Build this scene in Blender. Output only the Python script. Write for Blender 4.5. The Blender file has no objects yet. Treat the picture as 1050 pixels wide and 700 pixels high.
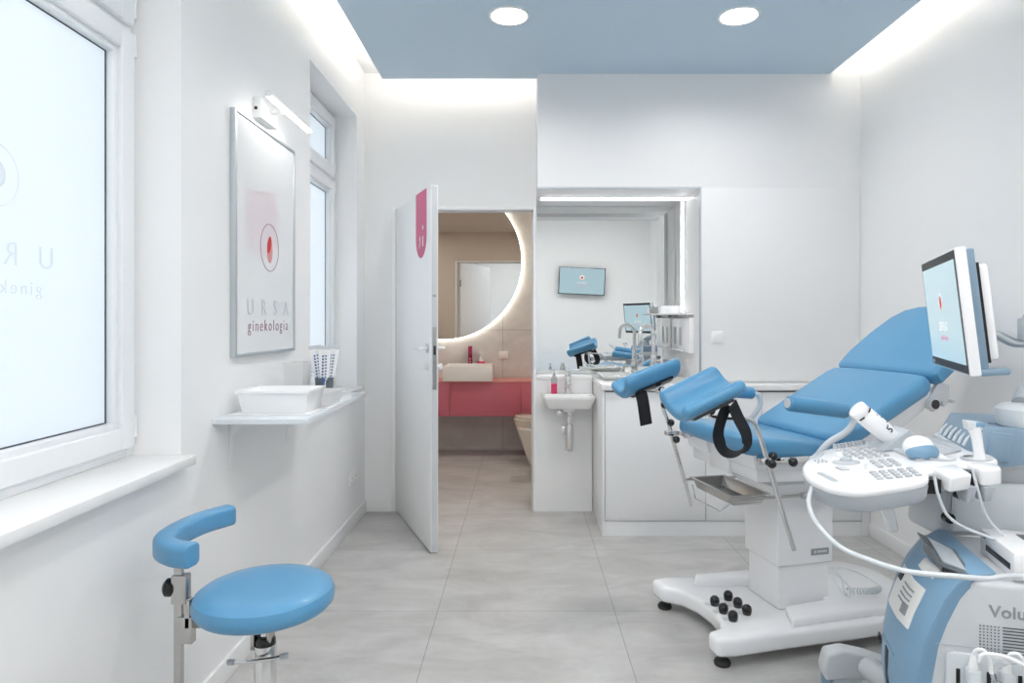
import bpy, bmesh, math, random
from math import sin, cos, pi, radians, sqrt
from mathutils import Vector, Matrix
random.seed(7)
SC = bpy.context.scene
COL = SC.collection

# ------------------------------------------------------------------ materials
MATS = {}
def mat(name, col, rough=.5, metal=0.0, emit=None, strength=0.0, coat=0.0, spec=.5, alpha=1.0, trans=0.0, ior=1.45, noise=0.0, nscale=20, bump=0.0, bscale=60):
    m = bpy.data.materials.new(name); m.use_nodes = True
    nt = m.node_tree; p = nt.nodes['Principled BSDF']
    c = tuple(col) + (1,)
    p.inputs['Base Color'].default_value = c
    p.inputs['Roughness'].default_value = rough
    p.inputs['Metallic'].default_value = metal
    p.inputs['Specular IOR Level'].default_value = spec
    p.inputs['Coat Weight'].default_value = coat
    p.inputs['Coat Roughness'].default_value = .08
    p.inputs['Transmission Weight'].default_value = trans
    p.inputs['IOR'].default_value = ior
    p.inputs['Alpha'].default_value = alpha
    if emit:
        p.inputs['Emission Color'].default_value = tuple(emit) + (1,)
        p.inputs['Emission Strength'].default_value = strength
    if noise or bump:
        tc = nt.nodes.new('ShaderNodeTexCoord')
    if noise:
        n = nt.nodes.new('ShaderNodeTexNoise'); n.inputs['Scale'].default_value = nscale; n.inputs['Detail'].default_value = 5
        nt.links.new(tc.outputs['Object'], n.inputs['Vector'])
        mx = nt.nodes.new('ShaderNodeMix'); mx.data_type = 'RGBA'
        mx.inputs[6].default_value = tuple(x * (1 - noise) for x in col) + (1,)
        mx.inputs[7].default_value = tuple(min(1, x * (1 + noise)) for x in col) + (1,)
        nt.links.new(n.outputs['Fac'], mx.inputs[0]); nt.links.new(mx.outputs[2], p.inputs['Base Color'])
    if bump:
        n2 = nt.nodes.new('ShaderNodeTexNoise'); n2.inputs['Scale'].default_value = bscale; n2.inputs['Detail'].default_value = 3
        nt.links.new(tc.outputs['Object'], n2.inputs['Vector'])
        b = nt.nodes.new('ShaderNodeBump'); b.inputs['Strength'].default_value = bump; b.inputs['Distance'].default_value = .002
        nt.links.new(n2.outputs['Fac'], b.inputs['Height']); nt.links.new(b.outputs['Normal'], p.inputs['Normal'])
    MATS[name] = m
    return m

def tile_mat(name, base, vary, bw, bh, ox, oy, mortar, mcol, rough=.35, axes='XY', nscale=3.0):
    m = mat(name, base, rough)
    nt = m.node_tree; p = nt.nodes['Principled BSDF']; L = nt.links.new
    tc = nt.nodes.new('ShaderNodeTexCoord')
    sep = nt.nodes.new('ShaderNodeSeparateXYZ'); L(tc.outputs['Object'], sep.inputs[0])
    com = nt.nodes.new('ShaderNodeCombineXYZ')
    for k, a in enumerate(axes):
        ad = nt.nodes.new('ShaderNodeMath'); ad.operation = 'ADD'; ad.inputs[1].default_value = (ox, oy)[k]
        L(sep.outputs[a], ad.inputs[0]); L(ad.outputs[0], com.inputs[k])
    br = nt.nodes.new('ShaderNodeTexBrick'); br.offset = 0; br.squash = 1
    br.inputs['Scale'].default_value = 1; br.inputs['Brick Width'].default_value = bw; br.inputs['Row Height'].default_value = bh
    br.inputs['Mortar Size'].default_value = mortar; br.inputs['Mortar Smooth'].default_value = .1; br.inputs['Bias'].default_value = 0
    L(com.outputs[0], br.inputs['Vector'])
    br.inputs['Color1'].default_value = tuple(x * .985 for x in base) + (1,); br.inputs['Color2'].default_value = tuple(x * 1.015 for x in base) + (1,)
    br.inputs['Mortar'].default_value = tuple(mcol) + (1,)
    mp = nt.nodes.new('ShaderNodeMapping'); mp.inputs['Scale'].default_value = (1, 2.2, 1) if axes == 'XY' else (1, 1, 1.6)
    L(tc.outputs['Object'], mp.inputs[0])
    n = nt.nodes.new('ShaderNodeTexNoise'); n.inputs['Scale'].default_value = nscale; n.inputs['Detail'].default_value = 9; n.inputs['Roughness'].default_value = .68; n.inputs['Distortion'].default_value = .6
    L(mp.outputs[0], n.inputs['Vector'])
    mr = nt.nodes.new('ShaderNodeMapRange'); mr.inputs[1].default_value = .3; mr.inputs[2].default_value = .7
    mr.inputs[3].default_value = 1 - vary; mr.inputs[4].default_value = 1 + vary
    L(n.outputs['Fac'], mr.inputs[0])
    mu = nt.nodes.new('ShaderNodeVectorMath'); mu.operation = 'SCALE'
    L(br.outputs['Color'], mu.inputs[0]); L(mr.outputs[0], mu.inputs['Scale'])
    L(mu.outputs[0], p.inputs['Base Color'])
    n3 = nt.nodes.new('ShaderNodeMapRange'); n3.inputs[3].default_value = rough - .06; n3.inputs[4].default_value = rough + .12
    L(n.outputs['Fac'], n3.inputs[0]); L(n3.outputs[0], p.inputs['Roughness'])
    return m

def mirror_mat(name, col=(.9, .92, .91), rough=.0):
    return mat(name, col, rough, 1.0)

wall = mat('wall_paint', (.885, .885, .885), .6, noise=.008, nscale=3, bump=.05, bscale=180)
panelw = mat('wall_panel_lacquer', (.86, .86, .865), .4, noise=.006, nscale=2)
whitec = mat('ceiling_paint', (.89, .89, .885), .7, noise=.006, nscale=3)
bluec = mat('ceiling_blue', (.53, .655, .765), .6, noise=.012, nscale=2)
beige = mat('bathroom_plaster', (.66, .61, .55), .7, noise=.02, nscale=3)
floorm = tile_mat('floor_tile', (.50, .496, .484), .19, .797, .8, .388 + .797 * 4, -2.988 + .8 * 8, .0018, (.27, .27, .265), .38, 'XY', 2.6)
walltile = tile_mat('bathroom_wall_tile', (.70, .70, .69), .12, .8, 1.2, 1.01, 1.19, .002, (.36, .35, .33), .45, 'XZ', 3)
trimm = mat('trim_white', (.88, .88, .88), .4, noise=.005, nscale=5)
pvc = mat('window_frame_plastic', (.86, .88, .90), .3, noise=.005, nscale=4)
gasket = mat('window_gasket', (.06, .065, .07), .6, noise=.05)
stone = mat('window_sill_stone', (.86, .86, .86), .25, noise=.01, nscale=8)
doorm = mat('door_lacquer', (.93, .935, .94), .35, noise=.005)
dooredge = mat('door_edge', (.62, .64, .66), .4, noise=.01)
steelb = mat('brushed_steel', (.54, .53, .515), .26, 1, noise=.06, nscale=60)
chrome = mat('chrome', (.78, .78, .78), .12, 1, noise=.02, nscale=10)
alum = mat('aluminium', (.62, .66, .69), .35, 1, noise=.03, nscale=30)
pink = mat('pink_film', (.60, .095, .23), .4, noise=.02)
vanity = mat('pink_lacquer', (.60, .16, .22), .3, noise=.02)
vantop = mat('pink_lacquer_top', (.72, .28, .25), .3, noise=.02)
ceramic = mat('ceramic', (.90, .90, .895), .08, coat=.5, noise=.004)
cream = mat('cream_ceramic', (.72, .66, .57), .1, coat=.4, noise=.004)
blue = mat('blue_upholstery', (.092, .295, .505), .34, coat=.2, noise=.025, nscale=9, bump=.12, bscale=220)
blue2 = mat('blue_stool_vinyl', (.10, .305, .52), .32, coat=.2, noise=.025, nscale=9, bump=.12, bscale=220)
black = mat('black_plastic', (.012, .012, .014), .22, coat=.3, noise=.02)
blackm = mat('black_webbing', (.012, .012, .016), .75, noise=.3, nscale=200, bump=.4, bscale=500)
rubber = mat('black_rubber', (.03, .03, .03), .6, noise=.05)
wplas = mat('white_plastic', (.92, .925, .94), .2, coat=.5, noise=.006)
wtube = mat('white_tube', (.66, .70, .73), .3, noise=.01)
gplas = mat('grey_plastic', (.46, .50, .54), .4, noise=.015)
lgplas = mat('light_grey_plastic', (.60, .625, .65), .4, noise=.01)
gbplas = mat('blue_grey_plastic', (.23, .33, .43), .4, noise=.015)
fascia = mat('machine_blue_plastic', (.20, .355, .51), .35, noise=.015)
keym = mat('key_grey', (.50, .52, .55), .4, noise=.02)
dark = mat('dark_slot', (.015, .017, .02), .5, noise=.02)
greyt = mat('grey_print', (.30, .32, .34), .5, noise=.02)
ptext = mat('pale_print', (.52, .55, .58), .5, noise=.02)
redt = mat('dark_pink_print', (.27, .10, .15), .5, noise=.02)
redm = mat('red_print', (.55, .03, .03), .5, noise=.02)
pinkp = mat('pale_pink_print', (.70, .30, .30), .5, noise=.02)
paper = mat('paper', (.82, .82, .80), .6, noise=.01)
poster = mat('poster_glazed', (.80, .81, .82), .25, coat=1.0, noise=.004)
poster.node_tree.nodes['Principled BSDF'].inputs['Coat IOR'].default_value = 1.8; poster.node_tree.nodes['Principled BSDF'].inputs['Specular IOR Level'].default_value = 0
poster.node_tree.nodes['Principled BSDF'].inputs['Coat Roughness'].default_value = 0
counter = mat('counter_white', (.88, .88, .875), .2, noise=.005)
cabm = mat('cabinet_white', (.86, .865, .875), .35, noise=.005)
gapm = mat('cabinet_gap', (.10, .105, .11), .6, noise=.02)
shelfm = mat('shelf_white_blue', (.74, .79, .83), .15, coat=.4, noise=.005)
shelfe = mat('shelf_edge', (.50, .56, .61), .3, noise=.01)
clear = mat('clear_plastic', (.93, .95, .96), .08, trans=.9, ior=1.2, noise=0)
frost = mat('frosted_plastic', (.84, .84, .84), .35, trans=.15, ior=1.2, noise=.01)
liquid = mat('pink_soap', (.70, .05, .16), .2, noise=.02)
magenta = mat('magenta_metal', (.36, .03, .11), .25, .4, noise=.02)
tubeb = mat('tube_blue_print', (.06, .13, .32), .4, noise=.02)
greyglass = mat('smoked_glass', (.25, .29, .32), .08, trans=.5, ior=1.3, noise=.0)
grille = mat('grille_dark', (.10, .11, .12), .6, noise=.02)
ledw = mat('led_warm', (1, 1, 1), .5, emit=(1.0, .94, .85), strength=15, noise=.0)
ledn = mat('led_niche', (1, 1, 1), .5, emit=(.95, .98, 1.0), strength=5)
leddot = mat('led_dot', (1, 1, 1), .5, emit=(.97, .99, 1.0), strength=6)
ledp = mat('led_picture', (1, 1, 1), .5, emit=(1.0, .97, .92), strength=9)
halo = mat('led_halo', (1, 1, 1), .5, emit=(1.0, .94, .82), strength=2.8)
disc = mat('downlight_diffuser', (1, 1, 1), .5, emit=(1.0, .965, .925), strength=70)
fill_l = mat('fill_light_diffuser', (1, 1, 1), .5, emit=(1.0, .98, .96), strength=3.1)  # glow of the added fill panel overhead
disc2 = mat('bathroom_downlight_diffuser', (1, 1, 1), .5, emit=(1.0, .925, .84), strength=44)
paneM = mat('frosted_pane', (.9, .93, .95), .25)
ftext = mat('frosted_print', (.55, .58, .60), .6, noise=.02)
def make_pane(m):
    nt = m.node_tree; p = nt.nodes['Principled BSDF']; out = [n for n in nt.nodes if n.type == 'OUTPUT_MATERIAL'][0]
    tr = nt.nodes.new('ShaderNodeBsdfTranslucent'); tr.inputs[0].default_value = (.93, .96, .98, 1)
    mx = nt.nodes.new('ShaderNodeMixShader'); mx.inputs[0].default_value = .85
    nt.links.new(p.outputs[0], mx.inputs[1]); nt.links.new(tr.outputs[0], mx.inputs[2]); nt.links.new(mx.outputs[0], out.inputs['Surface'])
make_pane(paneM)
def make_film(m, see_through):
    nt = m.node_tree; p = nt.nodes['Principled BSDF']; out = [n for n in nt.nodes if n.type == 'OUTPUT_MATERIAL'][0]
    tr = nt.nodes.new('ShaderNodeBsdfTransparent'); tr.inputs[0].default_value = (.97, .98, .99, 1)
    mx = nt.nodes.new('ShaderNodeMixShader'); mx.inputs[0].default_value = see_through
    nt.links.new(p.outputs[0], mx.inputs[1]); nt.links.new(tr.outputs[0], mx.inputs[2]); nt.links.new(mx.outputs[0], out.inputs['Surface'])
make_film(ftext, .86)
scr = mat('screen_pale_blue', (.02, .02, .02), .2, emit=(.52, .72, .80), strength=.36)
scrw = mat('screen_white', (.02, .02, .02), .3, emit=(.95, .95, .95), strength=.40)
scrr = mat('screen_red', (.05, .01, .01), .3, emit=(.62, .10, .05), strength=.5)
scrp = mat('screen_pink', (.05, .03, .03), .3, emit=(.55, .28, .42), strength=.5)
mirr = mirror_mat('mirror_silver', (.90, .915, .91))
mirr2 = mirror_mat('mirror_warm', (.86, .87, .86))

# ------------------------------------------------------------------ mesh helpers
def catmull(pts, sub=6):
    P = [Vector(p) for p in pts]
    if len(P) < 3: return P
    out = []
    Q = [P[0] * 2 - P[1]] + P + [P[-1] * 2 - P[-2]]
    for i in range(1, len(Q) - 2):
        a, b, c, d = Q[i - 1], Q[i], Q[i + 1], Q[i + 2]
        for k in range(sub):
            t = k / sub
            out.append(.5 * ((2 * b) + (c - a) * t + (2 * a - 5 * b + 4 * c - d) * t * t + (3 * b - a - 3 * c + d) * t ** 3))
    out.append(P[-1]); return out

class MB:
    def __init__(s): s.bm = bmesh.new()
    def box(s, x0, x1, y0, y1, z0, z1, M=None):
        vs = [s.bm.verts.new((x, y, z)) for x in (x0, x1) for y in (y0, y1) for z in (z0, z1)]
        for f in ((0, 1, 3, 2), (4, 6, 7, 5), (0, 4, 5, 1), (2, 3, 7, 6), (0, 2, 6, 4), (1, 5, 7, 3)):
            s.bm.faces.new([vs[i] for i in f])
        if M is not None:
            for v in vs: v.co = M @ v.co
        return s
    def hexa(s, bot, top):
        vs = [s.bm.verts.new(p) for p in bot] + [s.bm.verts.new(p) for p in top]; n = len(bot)
        s.bm.faces.new(vs[:n]); s.bm.faces.new(vs[n:])
        for i in range(n): s.bm.faces.new((vs[i], vs[(i + 1) % n], vs[n + (i + 1) % n], vs[n + i]))
        return s
    def prism(s, pts, a, b, axis='z', M=None, scale_top=1.0):
        def mk(p, h):
            if axis == 'z': return Vector((p[0], p[1], h))
            if axis == 'y': return Vector((p[0], h, p[1]))
            return Vector((h, p[0], p[1]))
        cx = sum(p[0] for p in pts) / len(pts); cy = sum(p[1] for p in pts) / len(pts)
        tp = [(cx + (p[0] - cx) * scale_top, cy + (p[1] - cy) * scale_top) for p in pts]
        A = [mk(p, a) for p in pts]; B = [mk(p, b) for p in tp]
        if M is not None: A = [M @ p for p in A]; B = [M @ p for p in B]
        return s.hexa(A, B)
    def cyl(s, p0, p1, r0, r1=None, n=20):
        r1 = r0 if r1 is None else r1
        p0 = Vector(p0); p1 = Vector(p1); d = (p1 - p0).normalized()
        u = d.orthogonal().normalized(); w = d.cross(u)
        A = [p0 + (u * cos(2 * pi * i / n) + w * sin(2 * pi * i / n)) * r0 for i in range(n)]
        B = [p1 + (u * cos(2 * pi * i / n) + w * sin(2 * pi * i / n)) * r1 for i in range(n)]
        return s.hexa(A, B)
    def tube(s, pts, r, n=10, smooth=True, sub=6, closed=False):
        P = catmull(pts, sub) if smooth else [Vector(p) for p in pts]
        rings = []; u = None
        for i, p in enumerate(P):
            t = (P[min(i + 1, len(P) - 1)] - P[max(i - 1, 0)]).normalized()
            if u is None: u = t.orthogonal().normalized()
            else:
                u = (u - t * u.dot(t)); u = u.normalized() if u.length > 1e-6 else t.orthogonal().normalized()
            w = t.cross(u); rr = r(i / (len(P) - 1)) if callable(r) else r
            rings.append([s.bm.verts.new(p + (u * cos(2 * pi * k / n) + w * sin(2 * pi * k / n)) * rr) for k in range(n)])
        for a, b in zip(rings, rings[1:]):
            for k in range(n): s.bm.faces.new((a[k], a[(k + 1) % n], b[(k + 1) % n], b[k]))
        s.bm.faces.new(rings[0]); s.bm.faces.new(rings[-1]); return s
    def sweep(s, pts, cross, side, sub=6, smooth=True):
        """sweep a 2D cross-section (a along side, b along the normal) along a path"""
        P = catmull(pts, sub) if smooth else [Vector(p) for p in pts]
        rings = []
        for i, p in enumerate(P):
            t = (P[min(i + 1, len(P) - 1)] - P[max(i - 1, 0)]).normalized()
            sd = Vector(side); sd = (sd - t * sd.dot(t)).normalized(); nn = t.cross(sd)
            rings.append([s.bm.verts.new(p + sd * a + nn * b) for a, b in cross])
        n = len(cross)
        for a, b in zip(rings, rings[1:]):
            for k in range(n): s.bm.faces.new((a[k], a[(k + 1) % n], b[(k + 1) % n], b[k]))
        s.bm.faces.new(rings[0]); s.bm.faces.new(rings[-1]); return s
    def sphere(s, c, r, sc=(1, 1, 1), seg=16, M=None):
        rs = bmesh.ops.create_uvsphere(s.bm, u_segments=seg, v_segments=seg // 2 + 2, radius=r)
        for v in rs['verts']:
            v.co = Vector((v.co.x * sc[0], v.co.y * sc[1], v.co.z * sc[2]))
            if M is not None: v.co = M @ v.co
            v.co += Vector(c)
        return s
    def lathe(s, prof, c=(0, 0, 0), n=32, M=None):
        rings = []
        for r, z in prof:
            if r < 1e-6: rings.append([s.bm.verts.new((0, 0, z))])
            else: rings.append([s.bm.verts.new((r * cos(2 * pi * k / n), r * sin(2 * pi * k / n), z)) for k in range(n)])
        for a, b in zip(rings, rings[1:]):
            for k in range(n):
                q = [a[k % len(a)], a[(k + 1) % len(a)], b[(k + 1) % len(b)], b[k % len(b)]]
                q2 = []
                for v in q:
                    if v not in q2: q2.append(v)
                if len(q2) > 2: s.bm.faces.new(q2)
        for rg in rings:
            for v in rg: v.co = (M @ v.co if M is not None else v.co) + Vector(c)
        return s
    def ring(s, R0, R1, a, b, c, axis='y', n=64):
        """flat washer from radius R0 to R1 between a and b along axis"""
        def P(r, t, h):
            if axis == 'y': return Vector((c[0] + r * cos(t), h, c[2] + r * sin(t)))
            if axis == 'x': return Vector((h, c[1] + r * cos(t), c[2] + r * sin(t)))
            return Vector((c[0] + r * cos(t), c[1] + r * sin(t), h))
        rg = [[s.bm.verts.new(P(r, 2 * pi * k / n, h)) for k in range(n)] for r, h in ((R0, a), (R1, a), (R1, b), (R0, b))]
        for i in range(4):
            A, B = rg[i], rg[(i + 1) % 4]
            for k in range(n): s.bm.faces.new((A[k], A[(k + 1) % n], B[(k + 1) % n], B[k]))
        return s
    def xf(s, M):
        for v in s.bm.verts: v.co = M @ v.co
        return s
    def fn(s, f):
        for v in s.bm.verts: v.co = Vector(f(v.co))
        return s
    def build(s, name, m, parent=None, bevel=0, seg=2, smooth=True, subdiv=0, ang=35, bang=25):
        bmesh.ops.recalc_face_normals(s.bm, faces=s.bm.faces)
        if bevel:
            es = [e for e in s.bm.edges if len(e.link_faces) == 2 and e.calc_face_angle(0) > radians(bang)]
            bmesh.ops.bevel(s.bm, geom=es, offset=bevel, segments=seg, profile=.5, affect='EDGES', clamp_overlap=True)
        me = bpy.data.meshes.new(name); s.bm.to_mesh(me); s.bm.free()
        me.materials.append(m)
        if smooth:
            for p in me.polygons: p.use_smooth = True
            me.set_sharp_from_angle(angle=radians(ang))
        o = bpy.data.objects.new(name, me); COL.objects.link(o)
        if parent is not None: o.parent = parent
        if subdiv:
            md = o.modifiers.new('subdivision', 'SUBSURF'); md.levels = subdiv; md.render_levels = subdiv
        return o

def tag(o, label=None, cat=None, group=None, kind=None):
    if label: o['label'] = label
    if cat: o['category'] = cat
    if group: o['group'] = group
    if kind: o['kind'] = kind
    return o
def struct(o): o['kind'] = 'structure'; return o
def thing(name, label, cat, loc=(0, 0, 0), rz=0, group=None):
    o = bpy.data.objects.new(name, None); COL.objects.link(o); o.empty_display_size = .05
    o.location = loc; o.rotation_euler = (0, 0, rz); return tag(o, label, cat, group)
def copy_tree(o, parent=None):
    c = o.copy(); COL.objects.link(c)
    if parent is not None: c.parent = parent
    for ch in list(o.children): copy_tree(ch, c)
    return c
def text(s, name, size, m, parent, M, depth=.0008, spacing=1.0, mirror=False, align='CENTER', bold=0.0):
    cu = bpy.data.curves.new(name, 'FONT'); cu.body = s; cu.size = size; cu.align_x = align; cu.extrude = depth; cu.space_character = spacing
    cu.offset = bold
    t = bpy.data.objects.new(name, cu); COL.objects.link(t)
    bpy.context.view_layer.update()
    me = bpy.data.meshes.new_from_object(t.evaluated_get(bpy.context.evaluated_depsgraph_get()))
    bpy.data.objects.remove(t); bpy.data.curves.remove(cu)
    if mirror: me.transform(Matrix.Scale(-1, 4, (1, 0, 0)))
    me.transform(M); me.materials.clear(); me.materials.append(m)
    o = bpy.data.objects.new(name, me); COL.objects.link(o)
    if parent is not None: o.parent = parent
    return o
def frame_matrix(origin, ex, ey):
    ex = Vector(ex).normalized(); ey = Vector(ey); ey = (ey - ex * ey.dot(ex)).normalized(); ez = ex.cross(ey)
    M = Matrix((ex, ey, ez)).transposed().to_4x4(); M.translation = Vector(origin); return M
def rrect(x0, x1, y0, y1, r, n=5):
    out = []
    for cx, cy, a0 in ((x1 - r, y1 - r, 0), (x0 + r, y1 - r, 90), (x0 + r, y0 + r, 180), (x1 - r, y0 + r, 270)):
        for k in range(n + 1):
            a = radians(a0 + 90 * k / n); out.append((cx + r * cos(a), cy + r * sin(a)))
    return out

# ------------------------------------------------------------------ the room
XL, XR = -1.09, 2.107
YB = 4.545      # door wall
YP = 4.15       # wall over the counter
YM = 4.80       # mirror
YR = -1.5       # wall behind the camera
ZC = 3.0
ZD = 2.85
H = 2.065

struct(MB().box(-1.9, 2.3, YR - .1, 6.9, -.08, 0).build('floor', floorm, smooth=False))

# ceiling and dropped blue panel with light coves around it
ceil = struct(MB().box(-1.7, 2.3, YR - .12, 4.93, ZC, ZC + .1).build('ceiling', whitec, smooth=False))
X0, X1, Y0c, Y1c = -.902, 1.916, .72, 4.235
pp = [(X0, Y0c), (X1, Y0c), (X1, YP), (.086, YP), (.086, Y1c), (X0, Y1c)]
HOLES = [(-.074, 3.36), (1.09, 3.36), (-.074, 1.35), (1.09, 1.35)]
def holed_panel(z0, z1, R=.092, h=.2):
    """slab with round holes: square patches round each lamp, rectangles everywhere else"""
    m = MB()
    xsp = sorted({X0, .086, X1, *[a + d for a, _ in HOLES for d in (-h, h)]}); ysp = sorted({Y0c, YP, Y1c, *[b + d for _, b in HOLES for d in (-h, h)]})
    for i in range(len(xsp) - 1):
        for j in range(len(ysp) - 1):
            xa, xb, ya, yb = xsp[i], xsp[i + 1], ysp[j], ysp[j + 1]; cx, cy = (xa + xb) / 2, (ya + yb) / 2
            if cx > .086 and cy > YP: continue
            hole = [q for q in HOLES if abs(q[0] - cx) < h and abs(q[1] - cy) < h]
            if not hole: m.box(xa, xb, ya, yb, z0, z1); continue
            q = hole[0]; n = 48
            def sq(t):
                c_, s_ = cos(t), sin(t); k = 1 / max(abs(c_), abs(s_)); x = q[0] + h * c_ * k; y = q[1] + h * s_ * k
                return (min(max(x, xa), xb), min(max(y, ya), yb))
            if xb - xa < 2 * h - 1e-6 or yb - ya < 2 * h - 1e-6:      # a hole square cut by a grid line: clip the ring to this cell
                pass
            rings = []
            for zz in (z0, z1):
                rings.append([m.bm.verts.new((q[0] + R * cos(2 * pi * k / n + pi / 4), q[1] + R * sin(2 * pi * k / n + pi / 4), zz)) for k in range(n)])
                rings.append([m.bm.verts.new((*sq(2 * pi * k / n + pi / 4), zz)) for k in range(n)])
            a, b, c, d = rings
            for k in range(n):
                k2 = (k + 1) % n
                m.bm.faces.new((a[k], a[k2], b[k2], b[k])); m.bm.faces.new((c[k], c[k2], d[k2], d[k])); m.bm.faces.new((a[k], a[k2], c[k2], c[k]))
    return m
HS = .155
dp = holed_panel(ZD, ZD + .004, h=HS).build('ceiling_panel', bluec, ceil, smooth=False)
holed_panel(ZD + .004, ZD + .05, h=HS).build('panel_core', whitec, ceil, smooth=False)
MB().box(X0 + .02, X0 + .035, Y0c + .03, Y1c - .03, ZD + .051, ZD + .062).build('cove_light_strip', ledw, ceil)
MB().box(X1 - .035, X1 - .02, Y0c + .03, YP - .04, ZD + .051, ZD + .062).build('cove_light_strip', ledw, ceil)
MB().box(X0 + .05, .06, Y1c - .035, Y1c - .02, ZD + .051, ZD + .062).build('cove_light_strip', ledw, ceil)

# left wall with the window openings
ZS, ZH = .882, 2.64
XO = -1.62
WINS = [(-.55, .51), (1.05, 2.11), (3.385, 4.33)]  # first opening is an added window behind the camera, for fill daylight
wl = MB()
wl.box(XO, XL, YR, YB, 0, ZS - .03); wl.box(XO, XL, YR, YB, ZH, ZC)
ys = [YR] + [y for w in WINS for y in w] + [YB]
for i in range(0, len(ys), 2): wl.box(XO, XL, ys[i], ys[i + 1], ZS - .03, ZH)
struct(wl.build('wall_left', wall, smooth=False))
struct(MB().box(XR, XR + .12, YR, 4.9, 0, ZC).build('wall_right', wall, smooth=False))
struct(MB().box(-1.62, XR + .12, YR - .12, YR, 0, ZC).build('wall_rear', wall, smooth=False))
# door wall
DX0, DX1 = -.878, .067
wb = MB(); wb.box(-1.62, DX0 - .02, YB, YB + .11, 0, ZC); wb.box(DX0 - .02, .086, YB, YB + .11, H + .02, ZC); wb.box(DX1 + .012, .086, YB, 4.9, 0, H + .02)
wbk = struct(wb.build('wall_back', wall, smooth=False))
# upper wall over the counter, with the mirror niche under it
NX0, NX1, NZ = .086, 1.0985, 2.134
for nm_, a in (('wall_niche_top', (NX0, XR, YP, 4.92, NZ, ZC)), ('wall_niche_right', (NX1, XR, YP, 4.92, 0, NZ)), ('wall_niche_base', (NX0, .469, YB, 4.92, 0, .899)), ('wall_niche_back', (NX0, NX1, YM + .01, 4.93, .9, NZ))):
    struct(MB().box(*a).build(nm_, panelw, smooth=False))
struct(MB().box(NX1 + .012, 2.097, YP - .007, YP, .925, NZ).build('trim_1', panelw, bevel=.002))
# aluminium edge round the niche
t = MB(); t.box(NX0, NX1 + .012, YP - .008, YP + .002, NZ - .004, NZ + .008); t.box(NX1, NX1 + .012, YP - .008, YP + .002, .93, NZ)
struct(t.build('trim_2', alum, smooth=False))
# door frame
t = MB(); t.box(DX0 - .022, DX0, YB - .006, YB + .11, 0, H + .022); t.box(DX1, DX1 + .014, YB - .006, YB + .11, 0, H + .022); t.box(DX0, DX1, YB - .006, YB + .11, H, H + .022)
struct(t.build('trim_3', doorm, bevel=.002))
t = MB(); t.box(DX0 - .001, DX0 + .012, YB + .035, YB + .05, 0, H); t.box(DX1 - .012, DX1 + .001, YB + .035, YB + .05, 0, H); t.box(DX0, DX1, YB + .035, YB + .05, H - .012, H)
struct(t.build('trim_4', dooredge, smooth=False))
# baseboards
def bb(name, *a): struct(MB().box(*a).build(name, trimm, bevel=.003))
bb('baseboard_left', XL, XL + .014, YR, YB - .002, 0, .082)
bb('baseboard_back', XL + .014, DX0 - .022, YB - .014, YB, 0, .082)
bb('baseboard_right', XR - .014, XR, YR, 4.02, 0, .082)
bb('baseboard_rear', XL + .014, XR - .014, YR, YR + .014, 0, .082)

# bathroom shell
BX0, BX1, BY = -1.75, .58, 6.70
struct(MB().box(BX0 - .1, BX1 + .1, BY, BY + .1, 0, 2.6).build('wall_bathroom_back', walltile, smooth=False))
struct(MB().box(BX0 - .1, BX0, YB + .11, BY, 0, 2.6).build('wall_bathroom_left', beige, smooth=False))
struct(MB().box(BX1, BX1 + .1, 4.92, BY, 0, 2.6).build('wall_bathroom_right', beige, smooth=False))
t = MB(); t.box(BX0, DX0 - .022, YB + .11, YB + .125, 0, 2.6); t.box(DX0 - .022, DX1 + .012, YB + .11, YB + .125, H + .022, 2.6); t.box(.088, BX1, 4.922, 4.935, 0, 2.6)
t.box(.067, .079, YB + .112, 4.935, 0, 2.6)
struct(t.build('wall_bathroom_front', beige, smooth=False))
struct(MB().box(BX0 - .1, BX1 + .1, YB + .11, BY + .1, 2.45, 2.55).build('ceiling_bathroom', beige, smooth=False))

# ------------------------------------------------------------------ windows
def circle_logo(y, z, r, axis_x, sgn, parent, mats, thick=.0006):
    """ring with a droplet inside, on a plane of constant x"""
    x0, x1 = axis_x, axis_x + sgn * thick
    MB().ring(r - .0025, r, x0, x1, (0, y, z), 'x', 48).build('logo_ring', mats[0], parent, smooth=False)
    m = MB(); m.prism([(y + .30 * r * cos(a) - .1 * r * 0, z - .1 * r + .55 * r * sin(a)) for a in [2 * pi * k / 20 for k in range(20)]], x0, x1, 'x')
    m.build('logo_drop', mats[1], parent, smooth=False)
    m = MB(); m.prism([(y - .08 * r + .20 * r * cos(a) + .10 * r * sin(a), z + .12 * r + .36 * r * sin(a)) for a in [2 * pi * k / 18 for k in range(18)]], x1, x1 + sgn * thick, 'x')
    m.build('logo_heart', mats[2], parent, smooth=False)

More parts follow.
